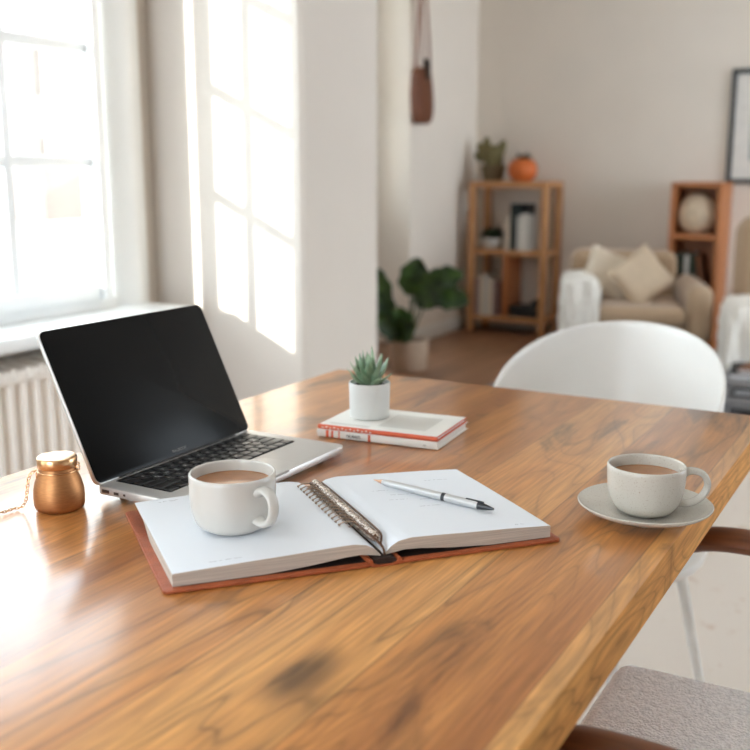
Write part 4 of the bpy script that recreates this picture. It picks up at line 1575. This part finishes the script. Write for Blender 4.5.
def big_leaf(tip_px, length, width, root, lean_dir, droop=0.35, seed=0):
    """tip: world centre of the leaf; lean_dir: direction the blade points"""
    c = Vector(tip_px)
    d = Vector(lean_dir).normalized()
    # leaf normal faces roughly the room
    nv = Vector((0.45, -0.85, 0.35)); nv = (nv - d * d.dot(nv)).normalized()
    s_ = d.cross(nv).normalized()
    rn = random.Random(seed)
    n, m = 14, 6
    prev = None
    start = c - d * length / 2
    for i in range(n + 1):
        t = i / n
        wdt = width / 2 * (math.sin(PI * min(1, t * 0.92 + 0.06)) ** 0.6) * (1 + 0.10 * math.cos(t * 17 + seed))
        ctr = start + d * length * t - nv * droop * length * (t - 0.4) ** 2
        row = []
        for k in range(-m, m + 1):
            q = k / m
            row.append(fol.verts.new(ctr + s_ * wdt * q + nv * (0.10 * width * abs(q) ** 1.5 + 0.006 * math.sin(t * 22) * q)))
        if prev:
            for k in range(2 * m):
                fol.faces.new((prev[k], prev[k + 1], row[k + 1], row[k]))
        prev = row
    r0 = Vector(root)
    mid = (r0 + start) / 2 + Vector((0, 0, 0.03))
    tube(stm, spline([r0, mid, start, start + d * length * 0.15], 6), 0.006, 8)


PW = lp.location
def L_(p):
    return Vector(p) - Vector((-2.60, 4.98, 0.0))
rt = (0.0, 0.0, 0.16)
big_leaf(L_((-2.545, 4.92, 0.535)), 0.22, 0.17, rt, (0.25, -0.1, 0.95), 0.3, 1)
big_leaf(L_((-2.450, 4.90, 0.475)), 0.24, 0.20, rt, (0.75, -0.2, 0.45), 0.4, 2)
big_leaf(L_((-2.330, 4.92, 0.435)), 0.22, 0.14, rt, (0.95, -0.1, -0.05), 0.4, 3)
big_leaf(L_((-2.415, 5.02, 0.520)), 0.22, 0.15, rt, (0.8, 0.2, 0.3), 0.3, 7)
big_leaf(L_((-2.470, 4.95, 0.430)), 0.20, 0.16, rt, (0.8, -0.2, -0.1), 0.3, 12)
big_leaf(L_((-2.745, 4.90, 0.465)), 0.24, 0.12, rt, (-0.25, -0.1, 0.9), 0.3, 4)
big_leaf(L_((-2.700, 4.86, 0.370)), 0.18, 0.12, rt, (-0.3, -0.3, 0.8), 0.3, 5)
big_leaf(L_((-2.640, 4.84, 0.260)), 0.20, 0.15, rt, (-0.4, -0.4, 0.4), 0.5, 6)
big_leaf(L_((-2.560, 4.84, 0.245)), 0.18, 0.14, rt, (0.5, -0.4, 0.3), 0.5, 8)
big_leaf(L_((-2.590, 4.86, 0.300)), 0.16, 0.13, rt, (0.1, -0.4, 0.6), 0.5, 9)
fo = obj('foliage', fol, M_leaf, lp, angle=80, recalc=False)
m_ = fo.modifiers.new('thick', 'SOLIDIFY'); m_.thickness = 0.002
obj('stem', stm, M_stem, lp)

# ------------------------------------------------------------ tan armchair
AC = (-1.585, 5.93, 0.014)
AA = R(20)
ac = thing('armchair', 'low tan upholstered armchair between the two bookshelves', 'armchair', AC, AA)
def soft(name, x0, x1, y0, y1, z0, z1, r_, parent, m, amp=0.006, seg=5, rot=None, label=None):
    t = bmesh.new()
    bmesh.ops.create_cube(t, size=1)
    for v in t.verts:
        v.co = Vector(((x0 + x1) / 2 + v.co.x * (x1 - x0), (y0 + y1) / 2 + v.co.y * (y1 - y0), (z0 + z1) / 2 + v.co.z * (z1 - z0)))
    bmesh.ops.bevel(t, geom=t.edges[:], offset=r_, segments=seg, affect='EDGES', profile=0.5)
    bmesh.ops.subdivide_edges(t, edges=[e for e in t.edges if e.calc_length() > 0.12], cuts=5, use_grid_fill=True)
    for v in t.verts:
        v.co += v.co.normalized() * amp * noise.noise(v.co * 6)
    if rot:
        bmesh.ops.transform(t, matrix=rot, verts=t.verts)
    return obj(name, t, m, parent, angle=80)
soft('base', -0.38, 0.38, -0.36, 0.36, 0.05, 0.235, 0.03, ac, M_chairfab)
soft('seat_cushion', -0.255, 0.255, -0.40, 0.22, 0.235, 0.352, 0.05, ac, M_chairfab)
soft('armrest', -0.395, -0.255, -0.385, 0.34, 0.14, 0.475, 0.06, ac, M_chairfab)
soft('armrest', 0.255, 0.395, -0.385, 0.34, 0.14, 0.475, 0.06, ac, M_chairfab)
soft('backrest', -0.375, 0.262, 0.185, 0.375, 0.20, 0.625, 0.07, ac, M_chairfab)
for x in (-0.33, 0.33):
    for y in (-0.31, 0.31):
        bm = B(); lathe(bm, [(0, 0), (0.015, 0), (0.02, 0.055), (0, 0.055)], 14, (x, y, 0))
        obj('leg', bm, M_walnut, ac)
# cushions (things of their own)
def cushion(label, loc, rot, w_, h, t, m):
    bm = pillow_bm(w_, h, t)
    o = obj('throw_pillow', bm, m, None, angle=80)
    tag(o, label, 'pillow', 'pillows on the tan armchair')
    o.location = loc
    o.rotation_euler = rot
    m2 = o.modifiers.new('sub', 'SUBSURF'); m2.levels = 1; m2.render_levels = 1
    return o
cushion('pale cream pillow slumped against the left armrest', (-1.735, 5.900, 0.505), (R(62), R(24), R(24)), 0.34, 0.30, 0.11, M_cushion)
cushion('beige pillow standing on its corner in front of the cream pillow', (-1.530, 5.835, 0.505), (R(64), R(50), R(10)), 0.31, 0.31, 0.13, mat('beige_pillow_linen', srgb(206, 186, 160), 0.9, var=0.04, sheen=0.2))


def throw_shell(label, x0, x1, y0, y1, z0, z1, inner, loc, rotz, seed=0):
    """cloth lying over an armrest: outer side, top, front and a short inner fall, with folds"""
    prof = spline([(x0, z0), (x0 - 0.004, (z0 + z1) / 2), (x0 + 0.006, z1 - 0.05), (x0 + 0.05, z1), (x1 - 0.05, z1 + 0.002), (x1, z1 - 0.04), (x1 + 0.004, inner)][0:0] or
                  [(x0, 0, z0), (x0 - 0.004, 0, (z0 + z1) / 2), (x0 + 0.008, 0, z1 - 0.04), (x0 + 0.045, 0, z1), (x1 - 0.045, 0, z1 + 0.002), (x1 - 0.004, 0, z1 - 0.035), (x1, 0, inner)], 6)
    bm = B()
    rows = []
    nf, ns = 14, 22
    cx_ = (x0 + x1) / 2
    # front fall: the same profile shrunk towards the floor line, then the run along y
    for k in range(nf + ns + 1):
        row = []
        for i, p in enumerate(prof):
            w1 = 0.007 * math.sin(i * 0.9 + seed) * math.sin(k * 0.55 + seed)
            if k < nf:
                t = k / nf                      # 0 at the bottom hem, 1 at the top front edge
                z = z0 + 0.02 + (p.z - z0 - 0.02) * (t ** 0.8)
                sag = 0.012 * math.sin((p.x - x0) / (x1 - x0) * 4 * PI + seed) * (1 - t)
                row.append(bm.verts.new((p.x, y0 + 0.02 * t ** 3 + sag + w1, z)))
            else:
                t = (k - nf) / ns
                sgn = -1 if p.x < cx_ else 1
                row.append(bm.verts.new((p.x + sgn * abs(w1) * 1.6, y0 + 0.02 + (y1 - y0 - 0.02) * t, p.z + abs(w1))))
        rows.append(row)
    for a, b in zip(rows, rows[1:]):
        for i in range(len(a) - 1):
            bm.faces.new((a[i], a[i + 1], b[i + 1], b[i]))
    bmesh.ops.remove_doubles(bm, verts=bm.verts, dist=0.0004)
    o = obj('throw_blanket', bm, M_throw, None, angle=80)
    tag(o, label, 'blanket')
    o.location = loc
    o.rotation_euler = (0, 0, rotz)
    mm = o.modifiers.new('thick', 'SOLIDIFY'); mm.thickness = 0.008; mm.offset = 1
    return o


throw_shell('cream throw blanket hung over the left armrest of the tan armchair', -0.425, -0.235, -0.425, 0.12, 0.05, 0.49, 0.375, AC, AA, 1)

# second armchair at the right edge with a fringed throw
LC, LA = (-0.60, 5.70, 0.014), R(14)
a2 = thing('lounge_chair', 'beige lounge chair cut off by the right edge of the picture', 'armchair', LC, LA)
soft('base', -0.36, 0.36, -0.36, 0.36, 0.06, 0.24, 0.03, a2, M_chairfab)
soft('seat_cushion', -0.25, 0.25, -0.40, 0.18, 0.24, 0.36, 0.05, a2, M_chairfab)
soft('armrest', -0.40, -0.25, -0.40, 0.30, 0.12, 0.40, 0.06, a2, M_chairfab)
soft('armrest', 0.25, 0.40, -0.40, 0.30, 0.12, 0.42, 0.06, a2, M_chairfab)
soft('backrest', -0.37, 0.37, 0.16, 0.38, 0.2, 0.86, 0.10, a2, M_chairfab)
for x in (-0.31, 0.31):
    for y in (-0.31, 0.31):
        bm = B(); lathe(bm, [(0, 0), (0.015, 0), (0.02, 0.062), (0, 0.062)], 14, (x, y, 0))
        obj('leg', bm, M_walnut, a2)
throw_shell('cream throw over the left armrest of the lounge chair at the right edge', -0.428, -0.228, -0.440, 0.05, 0.09, 0.425, 0.37, LC, LA, 4)

# low grey table with books
ct = thing('coffee_table', 'low grey coffee table at the right edge of the room', 'table', (-0.845, 4.62, 0.0145))
bm = B(); box(bm, 0, 0.9, 0, 0.52, 0.145, 0.175, 0.006)
obj('tabletop', bm, M_greytable, ct)
bm = B(); box(bm, 0.01, 0.89, 0.01, 0.51, 0.045, 0.095, 0.006)
obj('lower_shelf', bm, M_greytable, ct)
for x in (0.015, 0.845):
    for y in (0.015, 0.465):
        bm = B(); box(bm, x, x + 0.04, y, y + 0.04, 0, 0.045); box(bm, x, x + 0.04, y, y + 0.04, 0.095, 0.145)
        obj('leg', bm, M_greytable, ct)


def magazine(label, loc, rot, w_, d, h, m):
    t = thing('magazine', label, 'magazine', loc, rot, 'magazines on the low grey table')
    bm = B(); box(bm, 0, w_, 0, d, 0, 0.002); box(bm, 0, w_, 0, d, h - 0.002, h); box(bm, 0, 0.003, 0, d, 0.002, h - 0.002)
    obj('cover', bm, m, t, smooth=False)
    bm = B(); box(bm, 0.003, w_ - 0.002, 0.002, d - 0.002, 0.0021, h - 0.0021)
    obj('page_block', bm, M_page, t, smooth=False)
magazine('black magazine on the low grey table top', (-0.80, 4.66, 0.19), R(8), 0.24, 0.30, 0.022, M_bookblack)
magazine('brown magazine lying on the black magazine', (-0.77, 4.69, 0.2125), R(-4), 0.20, 0.24, 0.018, M_bookbrown)
magazine('dark magazine on the lower shelf of the grey table', (-0.778, 4.69, 0.1102), R(0), 0.24, 0.34, 0.026, M_bookblack)

# ------------------------------------------------------------ outside the window
bm = B(); box(bm, -60, -2.6, -20, 60, -5.2, -5.0)
g_ = obj('ground', bm, M_ground); g_['kind'] = 'structure'
bl = thing('neighbour_house', 'white house with a terracotta hipped roof outside the window', 'building', (-13.0, 12.3, -5.0))
bm = B(); box(bm, -3, 3, -4.0, 4.0, 0, 5.55)
obj('wall', bm, M_facade, bl, smooth=False)
bm = B()
ez, rz_ = 5.50, 6.30
c = [bm.verts.new(p) for p in ((-3.3, -4.3, ez), (3.3, -4.3, ez), (3.3, 4.3, ez), (-3.3, 4.3, ez), (0, 1.0, rz_), (0, 2.4, rz_))]
for f in ((0, 1, 4), (1, 2, 5, 4), (2, 3, 5), (3, 0, 4, 5), (3, 2, 1, 0)):
    bm.faces.new([c[i] for i in f])
obj('roof', bm, M_tiles, bl, smooth=False)
for y in (-2.5, -0.3, 2.0):
    bm = B(); box(bm, 2.98, 3.03, y, y + 0.55, 3.6, 4.7)
    obj('window', bm, M_shutter, bl, smooth=False)
b2 = thing('apartment_house', 'tall cream apartment house behind the terracotta roof', 'building', (-24, 24, -5.0))
bm = B(); box(bm, -4, 4, -14, 14, 0, 10.5)
obj('wall', bm, M_facade2, b2, smooth=False)
for z in (5.6, 7.9):
    for k in range(9):
        y = -12.6 + k * 3.0
        bm = B(); box(bm, 3.98, 4.04, y, y + 1.0, z, z + 1.4)
        obj('window', bm, M_shutter, b2, smooth=False)
bm = B(); prism(bm, [(-4.4, 10.5), (4.4, 10.5), (0, 12.6)], -14.3, 14.3, axis='y')
obj('roof', bm, M_tiles, b2, smooth=False)
bm = B(); box(bm, 1.2, 2.2, -2.2, -1.2, 11.0, 13.6)
obj('chimney', bm, M_shutter, b2, smooth=False)
